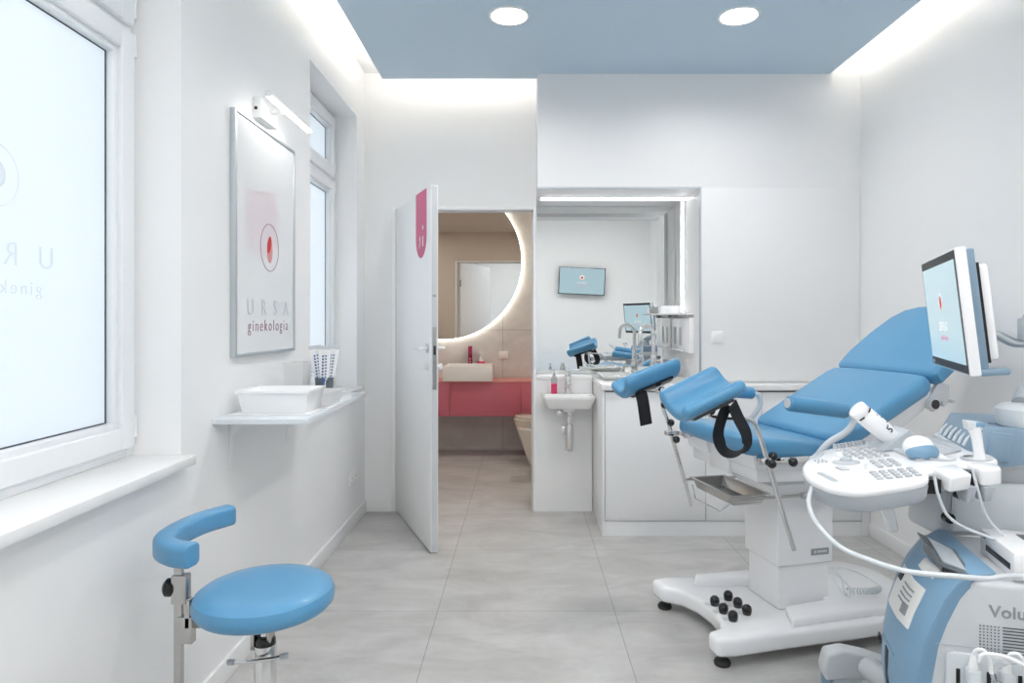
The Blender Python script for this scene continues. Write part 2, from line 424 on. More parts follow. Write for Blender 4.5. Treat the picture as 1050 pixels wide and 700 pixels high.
def window(idx, y0, y1):
    w = MB(); xf, xb = -1.243, -1.31
    F = .035
    w.box(xb, xf, y0, y0 + F, ZS, ZH); w.box(xb, xf, y1 - F, y1, ZS, ZH); w.box(xb, xf, y0 + F, y1 - F, ZS, ZS + .045); w.box(xb, xf, y0 + F, y1 - F, ZH - F, ZH)
    w.box(xb, xf, y0 + F, y1 - F, 2.195, 2.245)
    root = struct(w.build('window_%d' % idx, pvc, bevel=.003))
    def sash(z0, z1):
        m = MB(); a, b = y0 + .02, y1 - .02; W = .085; xs = xf + .018
        def fr(y_a, y_b, z_a, z_b, x_a, x_b, wd):
            m.box(x_a, x_b, y_a, y_a + wd, z_a, z_b); m.box(x_a, x_b, y_b - wd, y_b, z_a, z_b); m.box(x_a, x_b, y_a + wd, y_b - wd, z_a, z_a + wd); m.box(x_a, x_b, y_a + wd, y_b - wd, z_b - wd, z_b)
        fr(a, b, z0, z1, xf - .01, xs, W - .018)
        s_ = m.build('sash', pvc, root, bevel=.005, seg=3)
        m = MB(); fr(a + W - .02, b - W + .02, z0 + W - .02, z1 - W + .02, xf - .02, xs - .012, .02); m.build('glazing_bead', pvc, root, bevel=.003)
        m = MB(); fr(a + W, b - W, z0 + W, z1 - W, xf - .0225, xf - .019, .0035); m.build('gasket', gasket, root, smooth=False)
        MB().box(xf - .034, xf - .022, a + W, b - W, z0 + W, z1 - W).build('pane', paneM, root, smooth=False)
        m = MB()
        for zz in (z0 + .03, z1 - .07): m.cyl((xs - .006, b + .008, zz), (xs - .006, b + .008, zz + .07), .007)
        m.build('hinge', pvc, root)
    sash(ZS + .03, 2.21); sash(2.232, ZH - .02)
    return root
fill_window = window(3, *WINS[0]); w1 = window(1, *WINS[1]); w2 = window(2, *WINS[2])
# sills
for k, (y0, y1) in enumerate(WINS):
    s_ = MB(); s_.box(-1.31, XL + .05, y0, y1 + (0 if k < 2 else .0), ZS - .03, ZS); struct(s_.build('trim_%d' % (5 + k), stone, bevel=.004))
# frosted lettering on the first window (read from the street, so reversed in here)
xw = -1.265
for wroot in (w1,):
    MB().ring(.0755, .0775, xw, xw + .001, (0, 1.583, 1.66), 'x', 56).build('window_logo', ftext, wroot, smooth=False)
    MB().ring(.014, .036, xw, xw + .0008, (0, 1.583, 1.662), 'x', 36).build('window_logo', ftext, wroot, smooth=False)
    for ch, yy in (('U', 1.755), ('R', 1.635), ('S', 1.52), ('A', 1.405)):
        text(ch, 'window_lettering', .085, ftext, wroot, frame_matrix((xw + .0005, yy, 1.445), (0, 1, 0), (0, 0, 1)), mirror=True, bold=-.0012)
    text('ginekologia', 'window_lettering', .05, ftext, wroot, frame_matrix((xw + .0005, 1.583, 1.375), (0, 1, 0), (0, 0, 1)), mirror=True, spacing=1.35, bold=-.0006)

# ------------------------------------------------------------------ door
dh = Vector((DX0 + .004, YB - .002, 0)); dd = Vector((.353, -.83, 0)).normalized(); dn = Vector((-dd.y, dd.x, 0))  # dn points to +x side (right, seen edge side)
DW, DT = .905, .042
# door frame axes: local x along the leaf from hinge, local y = thickness towards the camera's left face
DM = frame_matrix(dh + Vector((0, 0, .008)), dd, -dn)   # ey = left face direction? fixed below
if (DM.to_3x3() @ Vector((0, 0, 1))).z < 0:
    pass
exd = dd; eyd = Vector((0, 0, 1)).cross(exd)           # left-handed check: z x dd
def DP(a, b, z): return dh + exd * a + eyd * b + Vector((0, 0, z))
DMx = Matrix((exd, eyd, Vector((0, 0, 1)))).transposed().to_4x4(); DMx.translation = dh
# eyd points to +x: the visible left face is at b = 0
door = struct(MB().box(0, DW, 0, DT, .008, 2.066).xf(DMx).build('door_1', doorm, bevel=.0015))
MB().box(DW, DW + .0012, .004, DT - .004, .012, 2.062).xf(DMx).build('edge_band', dooredge, door)
m = MB().box(DW + .001, DW + .003, .010, DT - .010, .92, 1.27).xf(DMx).build('lock_plate', steelb, door); tag(m, 'brushed steel lock plate let into the door edge')
MB().box(DW + .0025, DW + .0045, .014, DT - .014, 1.115, 1.165).xf(DMx).build('lock_latch', dark, m)
MB().box(DW + .001, DW + .003, .010, DT - .010, 1.44, 1.452).xf(DMx).build('edge_pin', steelb, door)
for sd in (-1, 1):
    b0 = 0 if sd < 0 else DT
    hd = MB(); hd.cyl((DW - .06, b0, 1.15), (DW - .06, b0 + sd * .008, 1.15), .026, n=28).xf(DMx)
    r = hd.build('rosette', chrome if False else alum, door, bevel=.001)
    hd = MB(); hd.tube([(DW - .06, b0 + sd * .006, 1.15), (DW - .06, b0 + sd * .05, 1.15), (DW - .075, b0 + sd * .056, 1.15), (DW - .18, b0 + sd * .056, 1.148)], .0085, 12, smooth=False).xf(DMx)
    hd.build('handle', trimm, door)
    hd = MB(); hd.cyl((DW - .06, b0, 1.045), (DW - .06, b0 + sd * .008, 1.045), .024, n=28); hd.cyl((DW - .06, b0 + sd * .008, 1.045), (DW - .06, b0 + sd * .026, 1.045), .009, n=16); hd.box(DW - .064, DW - .056, *sorted((b0 + sd * .02, b0 + sd * .04)), 1.028, 1.062)
    hd.xf(DMx).build('thumb_turn', trimm, door, bevel=.001)
hh = MB()
for zz in (.25, 1.0, 1.75): hh.cyl(DP(-.004, .046, zz), DP(-.004, .046, zz + .09), .008)
hh.build('hinge', steelb, door)
# pink film with round lower end and white sign marks
pts = [(.565, 2.0655), (.565, 1.80)] + [(.69 - .125 * cos(pi * k / 16), 1.80 - .125 * sin(pi * k / 16)) for k in range(1, 16)] + [(.815, 1.80), (.815, 2.0655)]
pf = MB().prism(pts, -.0012, 0, 'y').xf(DMx).build('pink_film', pink, door, smooth=False); tag(pf, 'pink film strip with a rounded lower end')
pg = MB()
for cx, cz in ((.665, 1.79), (.735, 1.85)):
    pg.prism([(cx + .012 * cos(a), cz + .014 * sin(a)) for a in [2 * pi * k / 14 for k in range(14)]], -.002, -.0013, 'y')
pg.prism([(.64, 1.735), (.652, 1.735), (.684, 1.772), (.672, 1.776)], -.002, -.0013, 'y'); pg.prism([(.725, 1.74), (.745, 1.74), (.745, 1.80), (.725, 1.80)], -.002, -.0013, 'y')
pg.xf(DMx).build('toilet_sign', paper, pf, smooth=False)

# ------------------------------------------------------------------ downlights
dl = None
def downlight(x, y, z, label, first=[None]):
    if first[0] is None:
        r = thing('downlight', label, 'ceiling light', (x, y, z), 0, 'round downlights')
        MB().lathe([(.090, .045), (.090, -.004), (.102, -.005), (.104, 0), (.094, 0), (.094, .045)], n=40).build('trim_ring', trimm, r)
        MB().lathe([(0, .035), (.0895, .035), (.0895, .044), (0, .044)], n=40).build('diffuser', disc, r)
        first[0] = r
    else:
        r = copy_tree(first[0]); r.location = (x, y, z); r['label'] = label
    return r
downlight(-.074, 3.36, ZD, 'round flush white downlight in the blue ceiling, left one of the two in view')
downlight(1.09, 3.36, ZD, 'round flush white downlight in the blue ceiling, right one of the two in view')
for x, y, l in ((-.074, 1.35, 'round white downlight overhead near the first window'), (1.09, 1.4, 'round white downlight overhead near the ultrasound machine'), (-.074, -.55, 'round white downlight at the rear by the window side'), (1.09, -.55, 'round white downlight at the rear by the wall screen')):
    downlight(x, y, ZD if y > 0 else ZC, l)
cl = thing('fill_light_panel', 'added fill light, wide rectangular white panel on the rear ceiling out of view', 'ceiling light', (.55, .22, ZC))  # unseen fill panel, added to brighten fronts that face the camera
MB().box(-1.15, 1.15, -.36, .36, -.03, 0).build('housing', trimm, cl, bevel=.003)
MB().box(-1.13, 1.13, -.34, .34, -.033, -.03).build('diffuser', fill_l, cl)
bd = thing('bathroom_downlight', 'warm round downlight in the bathroom ceiling above the toilet', 'ceiling light', (.30, 5.6, 2.45))
MB().lathe([(.090, .0), (.090, -.004), (.102, -.005), (.104, 0)], n=40).build('trim_ring', trimm, bd)
MB().lathe([(0, -.003), (.090, -.003), (.090, 0)], n=40).build('diffuser', disc2, bd)
b2 = copy_tree(bd); b2.location.x = -1.35; b2['label'] = 'warm round downlight in the bathroom ceiling left of the round mirror'

# ------------------------------------------------------------------ poster and picture light
po = thing('framed_poster', 'tall framed glazed poster with ring logo on the left wall above the shelf', 'picture', (XL, 2.78, 1.635))
hw, hh2 = .32, .465
m = MB(); m.box(0, .022, -hw, -hw + .012, -hh2, hh2); m.box(0, .022, hw - .012, hw, -hh2, hh2); m.box(0, .022, -hw + .012, hw - .012, -hh2, -hh2 + .012); m.box(0, .022, -hw + .012, hw - .012, hh2 - .012, hh2)
tag(m.build('frame', alum, po, bevel=.001), 'slim satin aluminium frame')
MB().box(.001, .016, -hw + .012, hw - .012, -hh2 + .012, hh2 - .012).build('print', poster, po, smooth=False)
circle_logo(.025, -.02, .10, .0165, 1, po, (redt, pinkp, redm))
for ch, yy in (('U', -.185), ('R', -.05), ('S', .075), ('A', .205)):
    text(ch, 'lettering', .095, ptext, po, frame_matrix((.0168, yy + .01, -.305), (0, 1, 0), (0, 0, 1)), depth=.0003, bold=-.0008)
text('ginekologia', 'lettering', .068, redt, po, frame_matrix((.0168, .02, -.370), (0, 1, 0), (0, 0, 1)), depth=.0003, spacing=1.38, bold=-.0006)
pl = thing('picture_light', 'slim white wall lamp with a lit bar above the framed poster', 'wall lamp', (XL, 2.77, 2.17))
MB().box(0, .035, -.10, .07, -.045, .04).build('wall_box', trimm, pl, bevel=.003)
MB().box(.034, .105, -.012, .012, .0, .012).build('arm', trimm, pl, bevel=.002)
MB().box(.10, .125, -.235, .245, -.004, .016).build('bar', trimm, pl, bevel=.002)
MB().box(.106, .127, -.23, .24, -.009, -.003).build('light_strip', ledp, pl)
MB().box(.006, .018, -.1012, -.1, -.012, .0).build('screw', dark, pl)

# ------------------------------------------------------------------ wall shelf and what stands on it
sh = thing('wall_shelf', 'pale narrow wall shelf on brackets under the poster', 'shelf', (XL, 2.32, .944))
MB().box(0, .333, 0, .86, 0, .021).build('board', shelfm, sh, bevel=.0015)
for yy in (.14, .72):
    b_ = MB(); b_.prism([(0.0, -.19), (.006, -.19), (.012, -.06), (.06, -.006), (.25, -.004), (.25, 0), (0, 0)], yy - .010, yy + .010, 'y')
    b_.build('bracket', trimm, sh, bevel=.001)
sz = .965
tr = thing('storage_tray', 'low open white tray with sloping sides at the near end of the wall shelf', 'tray', (-.912, 2.505, sz)); tr.scale = (1.0, 1.0, 1.12)
def open_tray(bx, by, tx, ty, h, th=.004):
    o = MB(); n = lambda a, b, z: [(-a, -b, z), (a, -b, z), (a, b, z), (-a, b, z)]
    loops = [n(bx, by, 0), n(tx, ty, h), n(tx - th, ty - th, h), n(bx - th, by - th, th)]
    V = [[o.bm.verts.new(p) for p in l] for l in loops]
    for a, b in zip(V, V[1:]):
        for k in range(4): o.bm.faces.new((a[k], a[(k + 1) % 4], b[(k + 1) % 4], b[k]))
    o.bm.faces.new(V[0]); o.bm.faces.new(V[3]); return o
open_tray(.115, .085, .13, .10, .072).build('body', frost if False else wplas, tr, bevel=.0015)
MB().box(-.134, .134, -.104, -.099, .064, .074).box(-.134, .134, .099, .104, .064, .074).box(-.134, -.129, -.1, .1, .064, .074).box(.129, .134, -.1, .1, .064, .074).build('rim', wplas, tr, bevel=.0015)
MB().box(-.11, .11, -.08, .08, .004, .05).build('paper_stack', paper, tr, bevel=.002)
MB().box(-.150, .140, -.105, .12, -.0005 + .0005, .0045).build('base_plate', wplas, tr, bevel=.001)
for ch in tr.children:
    if ch.name.split('.')[0] != 'base_plate': ch.location.z += .0046
ab = tag(open_tray(.036, .05, .044, .06, .165).build('card_box', frost), 'pale translucent upright box behind the tray on the wall shelf', 'box'); ab.location = (-.975, 2.86, sz)
tb = tag(open_tray(.05, .10, .055, .11, .055).build('clear_box', frost), 'small translucent lidless box between tray and tubes on the wall shelf', 'box'); tb.location = (-.83, 2.72, sz)
cp = thing('tube_holder', 'short smoked glass tumbler holding the gel tubes on the far end of the wall shelf', 'cup', (-.872, 2.90, sz + .005))
MB().lathe([(0, 0), (.036, 0), (.040, .09), (.0375, .09), (.034, .004), (0, .004)], n=28).build('tumbler', greyglass, cp)
pt = tag(MB().prism(rrect(-.075, .10, -.10, .09, .01), 0, .005).build('base_plate', wplas, bevel=.001), 'thin white plate under the tube tumbler on the shelf', 'plate'); pt.name = 'thin_plate'; pt.location = (-.875, 2.90, sz)
def gel_tube(i, dx, dy, rot, lean, lab):
    r = thing('gel_tube', lab, 'tube', (-.872 + dx, 2.90 + dy, sz + .012), rot, 'gel tubes in the tumbler')
    r.rotation_euler = (lean[0], lean[1], rot); r.scale = (1.15, 1.15, 1.38)
    m = MB(); n = 20; L = []
    for k in range(7):
        t = k / 6; wx = .013 + .012 * t; wy = .013 * (1 - t) + .0012
        L.append([m.bm.verts.new((wx * cos(2 * pi * a / n), wy * sin(2 * pi * a / n), .018 + .135 * t)) for a in range(n)])
    for a, b in zip(L, L[1:]):
        for k in range(n): m.bm.faces.new((a[k], a[(k + 1) % n], b[(k + 1) % n], b[k]))
    m.bm.faces.new(L[0]); m.bm.faces.new(L[-1])
    m.build('body', wplas, r)
    MB().cyl((0, 0, 0), (0, 0, .018), .010, .012, 16).build('cap', wplas, r)
    MB().box(-.023, .023, -.0014, .0014, .150, .162).build('crimp', lgplas, r)
    p = MB()
    for q in range(9):
        z = .05 + .0095 * q; yw = -(.013 * (1 - (z - .018) / .135) + .0022)
        p.box(-.008, -.002, yw - .0003, yw + .001, z, z + .006); p.box(.003, .0085, yw - .0003, yw + .001, z + .002, z + .0065)
    p.box(-.004, .004, -.0125, -.011, .03, .06)
    p.build('printing', tubeb, r)
gel_tube(0, .004, -.019, .15, (.10, .03), 'white tube with blue print standing at the front of the tumbler')
gel_tube(1, -.014, .0, .25, (.0, -.12), 'white gel tube leaning left towards the poster in the tumbler')
gel_tube(2, .010, .017, .1, (-.08, .10), 'white gel tube leaning right at the back of the tumbler')

so = thing('wall_socket', 'white double wall socket low on the left wall above the baseboard', 'socket', (XL, 4.21, .313))
MB().box(0, .010, -.075, .075, -.04, .04).build('plate', trimm, so, bevel=.002)
for yy in (-.036, .036):
    ou = MB().ring(.017, .021, .009, .013, (0, yy, 0), 'x', 24).build('outlet', trimm, so)
    for q in (-.008, .008): MB().cyl((.0095, yy + q, 0), (.0115, yy + q, 0), .003).build('pin_hole', dark, ou)
def switch(name, label, loc, rz=0, w=.04, keys=1):
    r = thing(name, label, 'switch', loc, rz)
    MB().box(-w, w, -.009, 0, -.04, .04).build('plate', trimm, r, bevel=.0025)
    for k in range(keys):
        a = -w + .008 + k * (2 * w - .012) / keys
        MB().box(a, a + (2 * w - .016) / keys - .002, -.013, -.008, -.032, .032).build('rocker', trimm, r, bevel=.001)
switch('light_switch', 'single white light switch on the wall panel right of the mirror niche', (1.208, YP - .007, 1.2))
switch('light_switch', 'light switch on the grey tiled bathroom wall right of the round mirror', (-.205, BY, .955), w=.045)
switch('light_switch', 'double white light switch low on the rear wall seen in the niche mirror', (.40, YR, .80), pi, w=.085, keys=2)

# ------------------------------------------------------------------ cabinets under the counter
CY = 4.02
def cabinet(x0, x1, label, n=1):
    r = thing('base_cabinet', label, 'cabinet', ((x0 + x1) / 2, CY, 0), 0, None); w = (x1 - x0) / 2
    MB().box(-w, w, .022, .128, .09, .875).build('body', cabm, r)
    MB().box(-w, w, .012, .02, .10, .876).build('shadow_gap', gapm, r)
    MB().box(-w + .0022, w - .0022, 0, .018, .094, .872).build('door', cabm, r, bevel=.0012)
    MB().box(-w, w, .004, .10, 0, .088).build('plinth', cabm, r)
e = .016
xs = [.476 + e, 1.105, 1.443, 2.05]
cabinet(xs[0], xs[1], 'white flat-front base cabinet left of the exam chair, widest door in view')
cabinet(xs[1], xs[2], 'narrow white flat-front base cabinet in the middle behind the exam chair seat')
cabinet(xs[2], xs[3], 'white flat-front base cabinet at the right end against the right wall')
sp = tag(MB().box(.476, .476 + e - .001, CY - .001, YB - .002, 0, .878).build('cabinet_side_panel', cabm, bevel=.001), 'white upright end panel closing the left side of the base cabinets', 'panel')
fl = tag(MB().box(2.052, 2.100, CY + .004, YP - .01, 0, .878).build('filler_panel', cabm, bevel=.001), 'narrow white filler panel between last cabinet and right wall', 'panel')
# worktop: fills the niche up to the mirror (with the cut-out left for the sink basin)
ct = tag(MB().prism([(.470, CY - .02), (2.104, CY - .02), (2.104, YP - .008), (NX1 - .002, YP - .008), (NX1 - .002, YM), (.470, YM)], .884, .920).build('worktop', counter, bevel=.002), 'white continuous worktop over the cabinets running into the mirror niche', 'worktop')
lg = struct(MB().box(NX0 + .001, .469, YB - .004, YM, .9, .929).build('trim_8', counter, bevel=.002))

# niche mirror
nm = tag(MB().box(NX0 + .002, NX1 - .002, YM, YM + .008, .931, NZ - .002).build('niche_mirror', mirr, smooth=False), 'large wall mirror filling the back of the lit niche above the worktop', 'mirror')
# led strips in the niche; added rear lips block their mirror reflection
ls = thing('led_strip', 'bright strip of small lights along the top of the mirror niche', 'light strip', (0, 4.44, NZ), 0, None)
MB().box(NX0 + .02, NX1 - .002, -.009, .009, -.006, 0).box(NX0 + .02, NX1 - .002, .009, .012, -.026, 0).build('profile', trimm, ls)
m = MB()
for k in range(66):
    x = NX0 + .035 + k * .0148; m.box(x, x + .009, -.005, .005, -.0085, -.006)
tag(m.build('light_dots', leddot, ls), None)
ls2 = thing('led_strip', 'bright strip of small lights up the right side of the mirror niche', 'light strip', (NX1, 4.53, 0))
MB().box(-.006, 0, -.009, .009, 1.36, NZ - .01).box(-.026, 0, .009, .012, 1.36, NZ - .01).build('profile', trimm, ls2)
m = MB()
for k in range(51):
    z = 1.368 + k * .0146; m.box(-.0085, -.006, -.005, .005, z, z + .009)
m.build('light_dots', leddot, ls2)

# big swan-neck tap and counter basin
bs = thing('counter_basin', 'rectangular white basin set in the worktop in front of the mirror', 'sink', (.625, 4.42, .92))
o = open_tray(.10, .13, .13, .18, .03, .02); o.build('bowl', ceramic, bs, bevel=.004)
MB().lathe([(0, .022), (.022, .022), (.024, .019), (.024, .012)], n=20).build('drain', chrome, bs)
tp = thing('swan_neck_tap', 'tall chrome swan-neck tap on the worktop in front of the mirror', 'tap', (.865, 4.42, .92))
MB().cyl((0, 0, 0), (0, 0, .06), .027, .024).cyl((0, 0, .06), (0, 0, .16), .022, .020).build('body', chrome, tp, bevel=.002)
MB().tube([(0, 0, .15), (0, 0, .24), (0, 0, .30), (-.022, -.02, .342), (-.065, -.045, .352), (-.098, -.07, .325), (-.105, -.078, .27), (-.105, -.078, .245)], .0145, 14).build('spout', chrome, tp)
MB().tube([(.02, 0, .12), (.05, 0, .125), (.062, .0, .16), (.066, 0, .22)], .007, 10).build('lever', chrome, tp)
m = MB()
for dx in (-.10, -.135): m.cyl((dx, .1, 0), (dx, .1, .045), .011, .009)
m.build('valve_knob', chrome, tp, bevel=.002)
sc_ = tag(MB().lathe([(0, 0), (.014, 0), (.015, .008), (.009, .012), (0, .012)], n=20).build('grommet', steelb), 'small oval steel grommet at the front of the worktop', 'grommet'); sc_.location = (.845, 4.10, .92)
sc_.scale = (1.6, 1, 1)

# dispensers on the right side of the niche
ds = thing('paper_dispenser', 'white slotted glove and towel dispenser on the right side of the niche', 'dispenser', (NX1, 4.53, 1.21))
MB().box(-.032, 0, -.26, .24, -.115, .115).build('case', wplas, ds, bevel=.004)
m = MB()
for yy in (-.035, 0.0, .12, .15): m.box(-.0335, -.0322, yy, yy + .016, -.07, .05)
m.build('slot', greyt, ds, smooth=False)
MB().box(-.05, -.032, -.09, .21, -.11, -.10).build('lip', wplas, ds, bevel=.002)
pts = thing('side_shelf', 'white glass shelf over the dispenser at the right of the niche', 'shelf', (NX1, 4.53, 1.345))
MB().prism([(0, -.255), (0, .24), (-.2, .20), (-.215, .12), (-.09, -.245)], 0, .008).build('board', ceramic, pts, bevel=.001)
MB().box(-.04, 0, -.245, -.235, -.018, 0).box(-.04, 0, .2, .21, -.018, 0).build('clip', steelb, pts)
fb = tag(MB().prism(rrect(-.07, .07, -.05, .05, .008), 0, .055).build('tissue_box', wplas, bevel=.004), 'low white box on top of the niche side shelf', 'box'); fb.location = (NX1 - .088, 4.60, 1.353)
cn = thing('soap_canister', 'grey lidded canister on the worktop at the right of the tap', 'container', (1.0, 4.55, .92))
MB().lathe([(0, 0), (.04, 0), (.042, .1), (0, .1)], n=24).build('body', lgplas, cn)
MB().lathe([(.0, .1), (.043, .1), (.043, .118), (.0, .122)], n=24).build('lid', greyt, cn)

# ------------------------------------------------------------------ small wash basin
wbn = thing('wash_basin', 'small white wall-hung hand basin below the mirror niche beside the door', 'sink', (.295, YB, .812))
m = MB()
top = [(-.178, -.004), (-.172, -.19), (-.155, -.222), (.155, -.222), (.178, -.20), (.178, -.004)]
bot = [(-.150, -.004), (-.145, -.16), (-.128, -.185), (.128, -.185), (.15, -.165), (.15, -.004)]
inn = [(-.155, -.085), (-.15, -.185), (-.135, -.203), (.135, -.203), (.155, -.185), (.155, -.085)]
inb = [(-.10, -.10), (-.10, -.16), (-.09, -.17), (.09, -.17), (.10, -.16), (.10, -.10)]
L = [[m.bm.verts.new((x, y, z)) for x, y in pl_] for pl_, z in ((bot, -.088), (top, -.02), (top, 0), (inn, 0), (inb, -.06))]
for a, b in zip(L, L[1:]):
    for k in range(6): m.bm.faces.new((a[k], a[(k + 1) % 6], b[(k + 1) % 6], b[k]))
m.bm.faces.new(L[0]); m.bm.faces.new(L[-1])
m.build('bowl', ceramic, wbn, bevel=.006, seg=3)
MB().lathe([(.0, -.115), (.035, -.115), (.05, -.085), (0, -.085)], (0.01, -.11, 0), 24).build('drain_cup', ceramic, wbn)
MB().cyl((.01, -.11, -.15), (.01, -.11, -.115), .017).cyl((.01, -.11, -.205), (.01, -.11, -.145), .020, .017).cyl((.01, -.11, -.375), (.01, -.11, -.2), .027).build('bottle_trap', chrome, wbn, bevel=.003)
MB().tube([(.01, -.11, -.20), (.01, -.05, -.20), (.01, -.004, -.20)], .014, 12, smooth=False).build('waste_pipe', chrome, wbn)
for xx, zz in ((-.055, -.125), (-.025, -.235)):
    MB().cyl((xx, -.10, zz), (xx, -.004, zz), .012).cyl((xx, -.105, zz), (xx, -.075, zz), .021).cyl((xx, -.085, zz), (xx + .05, -.085, zz), .006).build('angle_valve', chrome, wbn, bevel=.002)
ft = thing('basin_tap', 'upright chrome mixer tap on the small hand basin', 'tap', (.30, YB - .055, .812))
MB().cyl((0, 0, 0), (0, 0, .12), .021, .021).build('body', chrome, ft, bevel=.003)
MB().box(-.013, .013, -.13, .0, .065, .085).build('spout', chrome, ft, bevel=.004)
MB().cyl((0, 0, .12), (0, 0, .155), .021, .016).box(-.012, .012, -.08, .015, .155, .168).build('lever', chrome, ft, bevel=.003)
sb = thing('soap_bottle', 'clear pump bottle with bright pink soap on the small hand basin', 'bottle', (.205, YB - .06, .812))
MB().cyl((0, 0, .0), (0, 0, .07), .021, .021).build('soap', liquid, sb, bevel=.004)
MB().lathe([(.0205, .0705), (.0215, .1), (.010, .12), (.010, .128), (.009, .128), (.009, .119), (.020, .1), (.019, .0705)], n=24).build('bottle', clear, sb)
MB().cyl((0, 0, .122), (0, 0, .14), .010).cyl((0, 0, .14), (0, 0, .158), .004).box(-.008, .006, -.03, .008, .156, .164).build('pump', gplas, sb, bevel=.001)

# ------------------------------------------------------------------ bathroom
rm = thing('round_mirror', 'very large round backlit mirror on the bathroom wall behind the door', 'mirror', (-.805, BY, 1.90))
MB().cyl((0, -.042, 0), (0, -.036, 0), .786, n=96).build('glass', mirr2, rm)
MB().ring(.60, .72, -.036, -.0, (0, 0, 0), 'y', 64).build('backing', trimm, rm)
tag(MB().ring(.770, .790, -.034, -.024, (0, 0, 0), 'y', 128).build('light_ring', halo, rm), 'glowing warm rim of light')
vn = thing('bathroom_vanity', 'wide pink wall-hung vanity unit across the bathroom end wall', 'cabinet', (-.72, 6.272, .40))
MB().box(-.95, 1.28, .02, .42, 0, .315).build('carcass', vanity, vn)
for a, b in ((-.95, .02), (.024, .695), (.70, 1.28)):
    MB().box(a, b, 0, .018, 0, .318).build('door', vanity, vn, bevel=.0015)
tag(MB().box(-.95, 1.285, -.004, .42, .318, .332).build('top', vantop, vn, bevel=.001), 'salmon pink top')
kb = thing('box_basin', 'rectangular white basin sitting on the pink vanity under the round mirror', 'sink', (-.53, 6.42, .733))
o = open_tray(.235, .19, .235, .19, .145, .016); o.build('bowl', ceramic, kb, bevel=.004)
kt = thing('magenta_tap', 'dark magenta column tap behind the basin on the pink vanity', 'tap', (-.535, 6.645, .734))
MB().box(-.02, .02, -.02, .02, 0, .315).build('column', magenta, kt, bevel=.003)
MB().box(-.012, .012, -.12, -.018, .235, .25).build('spout', magenta, kt, bevel=.003)
MB().cyl((.0, -.021, .19), (.0, -.035, .19), .008).cyl((.0, -.021, .16), (.0, -.035, .16), .008).build('knob', pinkp, kt)
ks = thing('soap_bottle', 'conical clear soap bottle with pink liquid standing beside the magenta tap', 'bottle', (-.425, 6.645, .734))
MB().lathe([(0, .0), (.038, 0), (.038, .15), (.03, .165), (0, .165)], n=24).build('soap', liquid, ks)
MB().lathe([(.030, .166), (.012, .20), (.010, .215), (0, .215)], n=24).build('neck', frost, ks)
MB().cyl((0, 0, .215), (0, 0, .25), .005).box(-.008, .008, -.03, .008, .25, .26).build('pump', paper, ks)
def pan(name, label, y, x, z, m_, wide):
    r = thing(name, label, name.replace('wall_hung_', ''), (x, y, 0))
    mb = MB(); N = 24; Ls = []
    prof = [(.42, .0, 1.0), (.40, .0, 1.0), (.33, .05, .93), (.24, .12, .83), (.15, .19, .72), (.10, .235, .64)]
    for z_, back, s in prof:
        lst = []
        for k in range(N + 1):
            a = -pi / 2 - pi * k / N
            lst.append(mb.bm.verts.new(((wide + cos(a) * .30 * s) if True else 0, sin(a) * .175 * s * -1, z_)))
        # rear corners at the wall
        lst = [mb.bm.verts.new((.54, .175 * s, z_))] + lst + [mb.bm.verts.new((.54, -.175 * s, z_))] if False else lst
        Ls.append(lst)
    for a, b in zip(Ls, Ls[1:]):
        for k in range(N): mb.bm.faces.new((a[k], a[k + 1], b[k + 1], b[k]))
        mb.bm.faces.new((a[0], b[0], b[-1], a[-1]))
    mb.bm.faces.new(Ls[0]); mb.bm.faces.new(Ls[-1])
    mb.build('bowl', m_, r, bevel=.004, bang=50)
    # block that carries the bowl to the wall
    MB().box(wide - .01, BX1 - x, -.15, .15, .12, .418).build('wall_block', m_, r, bevel=.01)
    return r
pn = pan('wall_hung_toilet', 'cream wall-hung toilet nearest the vanity, edge of its bowl seen through the doorway', 6.05, -.09, .42, cream, .30)
MB().prism([(.30 + cos(a) * .29, sin(a) * .172) for a in [pi / 2 + pi * k / 20 for k in range(21)]] + [(.52, -.172), (.52, .172)], .421, .445).build('lid', cream, pn, bevel=.004)
pn2 = pan('wall_hung_bidet', 'cream wall-hung bidet nearer the doorway, mostly hidden by the door frame', 5.50, -.05, .42, cream, .30)
MB().prism([(.30 + cos(a) * .24, sin(a) * .13) for a in [2 * pi * k / 28 for k in range(28)]], .4195, .4215).build('basin', greyt, pn2)
MB().cyl((.46, 0, .42), (.46, 0, .50), .018).box(.36, .46, -.012, .012, .485, .5).build('tap', chrome, pn2)

# ------------------------------------------------------------------ rear wall: screen and low couch (seen in the mirror)
tv = thing('wall_screen', 'flat wall screen with pale blue logo image, seen in the niche mirror', 'screen', (.965, YR + .10, 1.955))
tv.rotation_euler = (0, radians(2.6), 0)
MB().box(-.385, .385, -.02, .012, -.225, .225).build('casing', black, tv, bevel=.002)
MB().box(-.372, .372, .012, .0135, -.213, .213).build('screen_panel', scr, tv, smooth=False)
MB().box(-.05, .05, -.10, -.02, -.1, .1).build('mount', black, tv)
MB().cyl((0, .0136, .06), (0, .0145, .06), .04, n=28).build('logo_disc', scrw, tv)
MB().cyl((0, .0146, .055), (0, .0155, .055), .022, n=24).build('logo_mark', scrr, tv)
text('URSA', 'screen_lettering', .05, scrw, tv, frame_matrix((0, .0142, -.045), (-1, 0, 0), (0, 0, 1)), spacing=1.5)
text('ginekologia', 'screen_lettering', .04, scrp, tv, frame_matrix((0, .0142, -.085), (-1, 0, 0), (0, 0, 1)), spacing=1.2)
cch = thing('padded_bench', 'low bench with a flat blue padded top against the rear wall, seen in the mirror', 'bench', (.45, YR + .33, 0))
MB().box(-.52, .42, -.30, .28, .36, .44).build('cushion', blue, cch, bevel=.02, seg=4)
MB().box(-.50, .40, -.28, .26, .28, .36).build('frame', wplas, cch, bevel=.004)
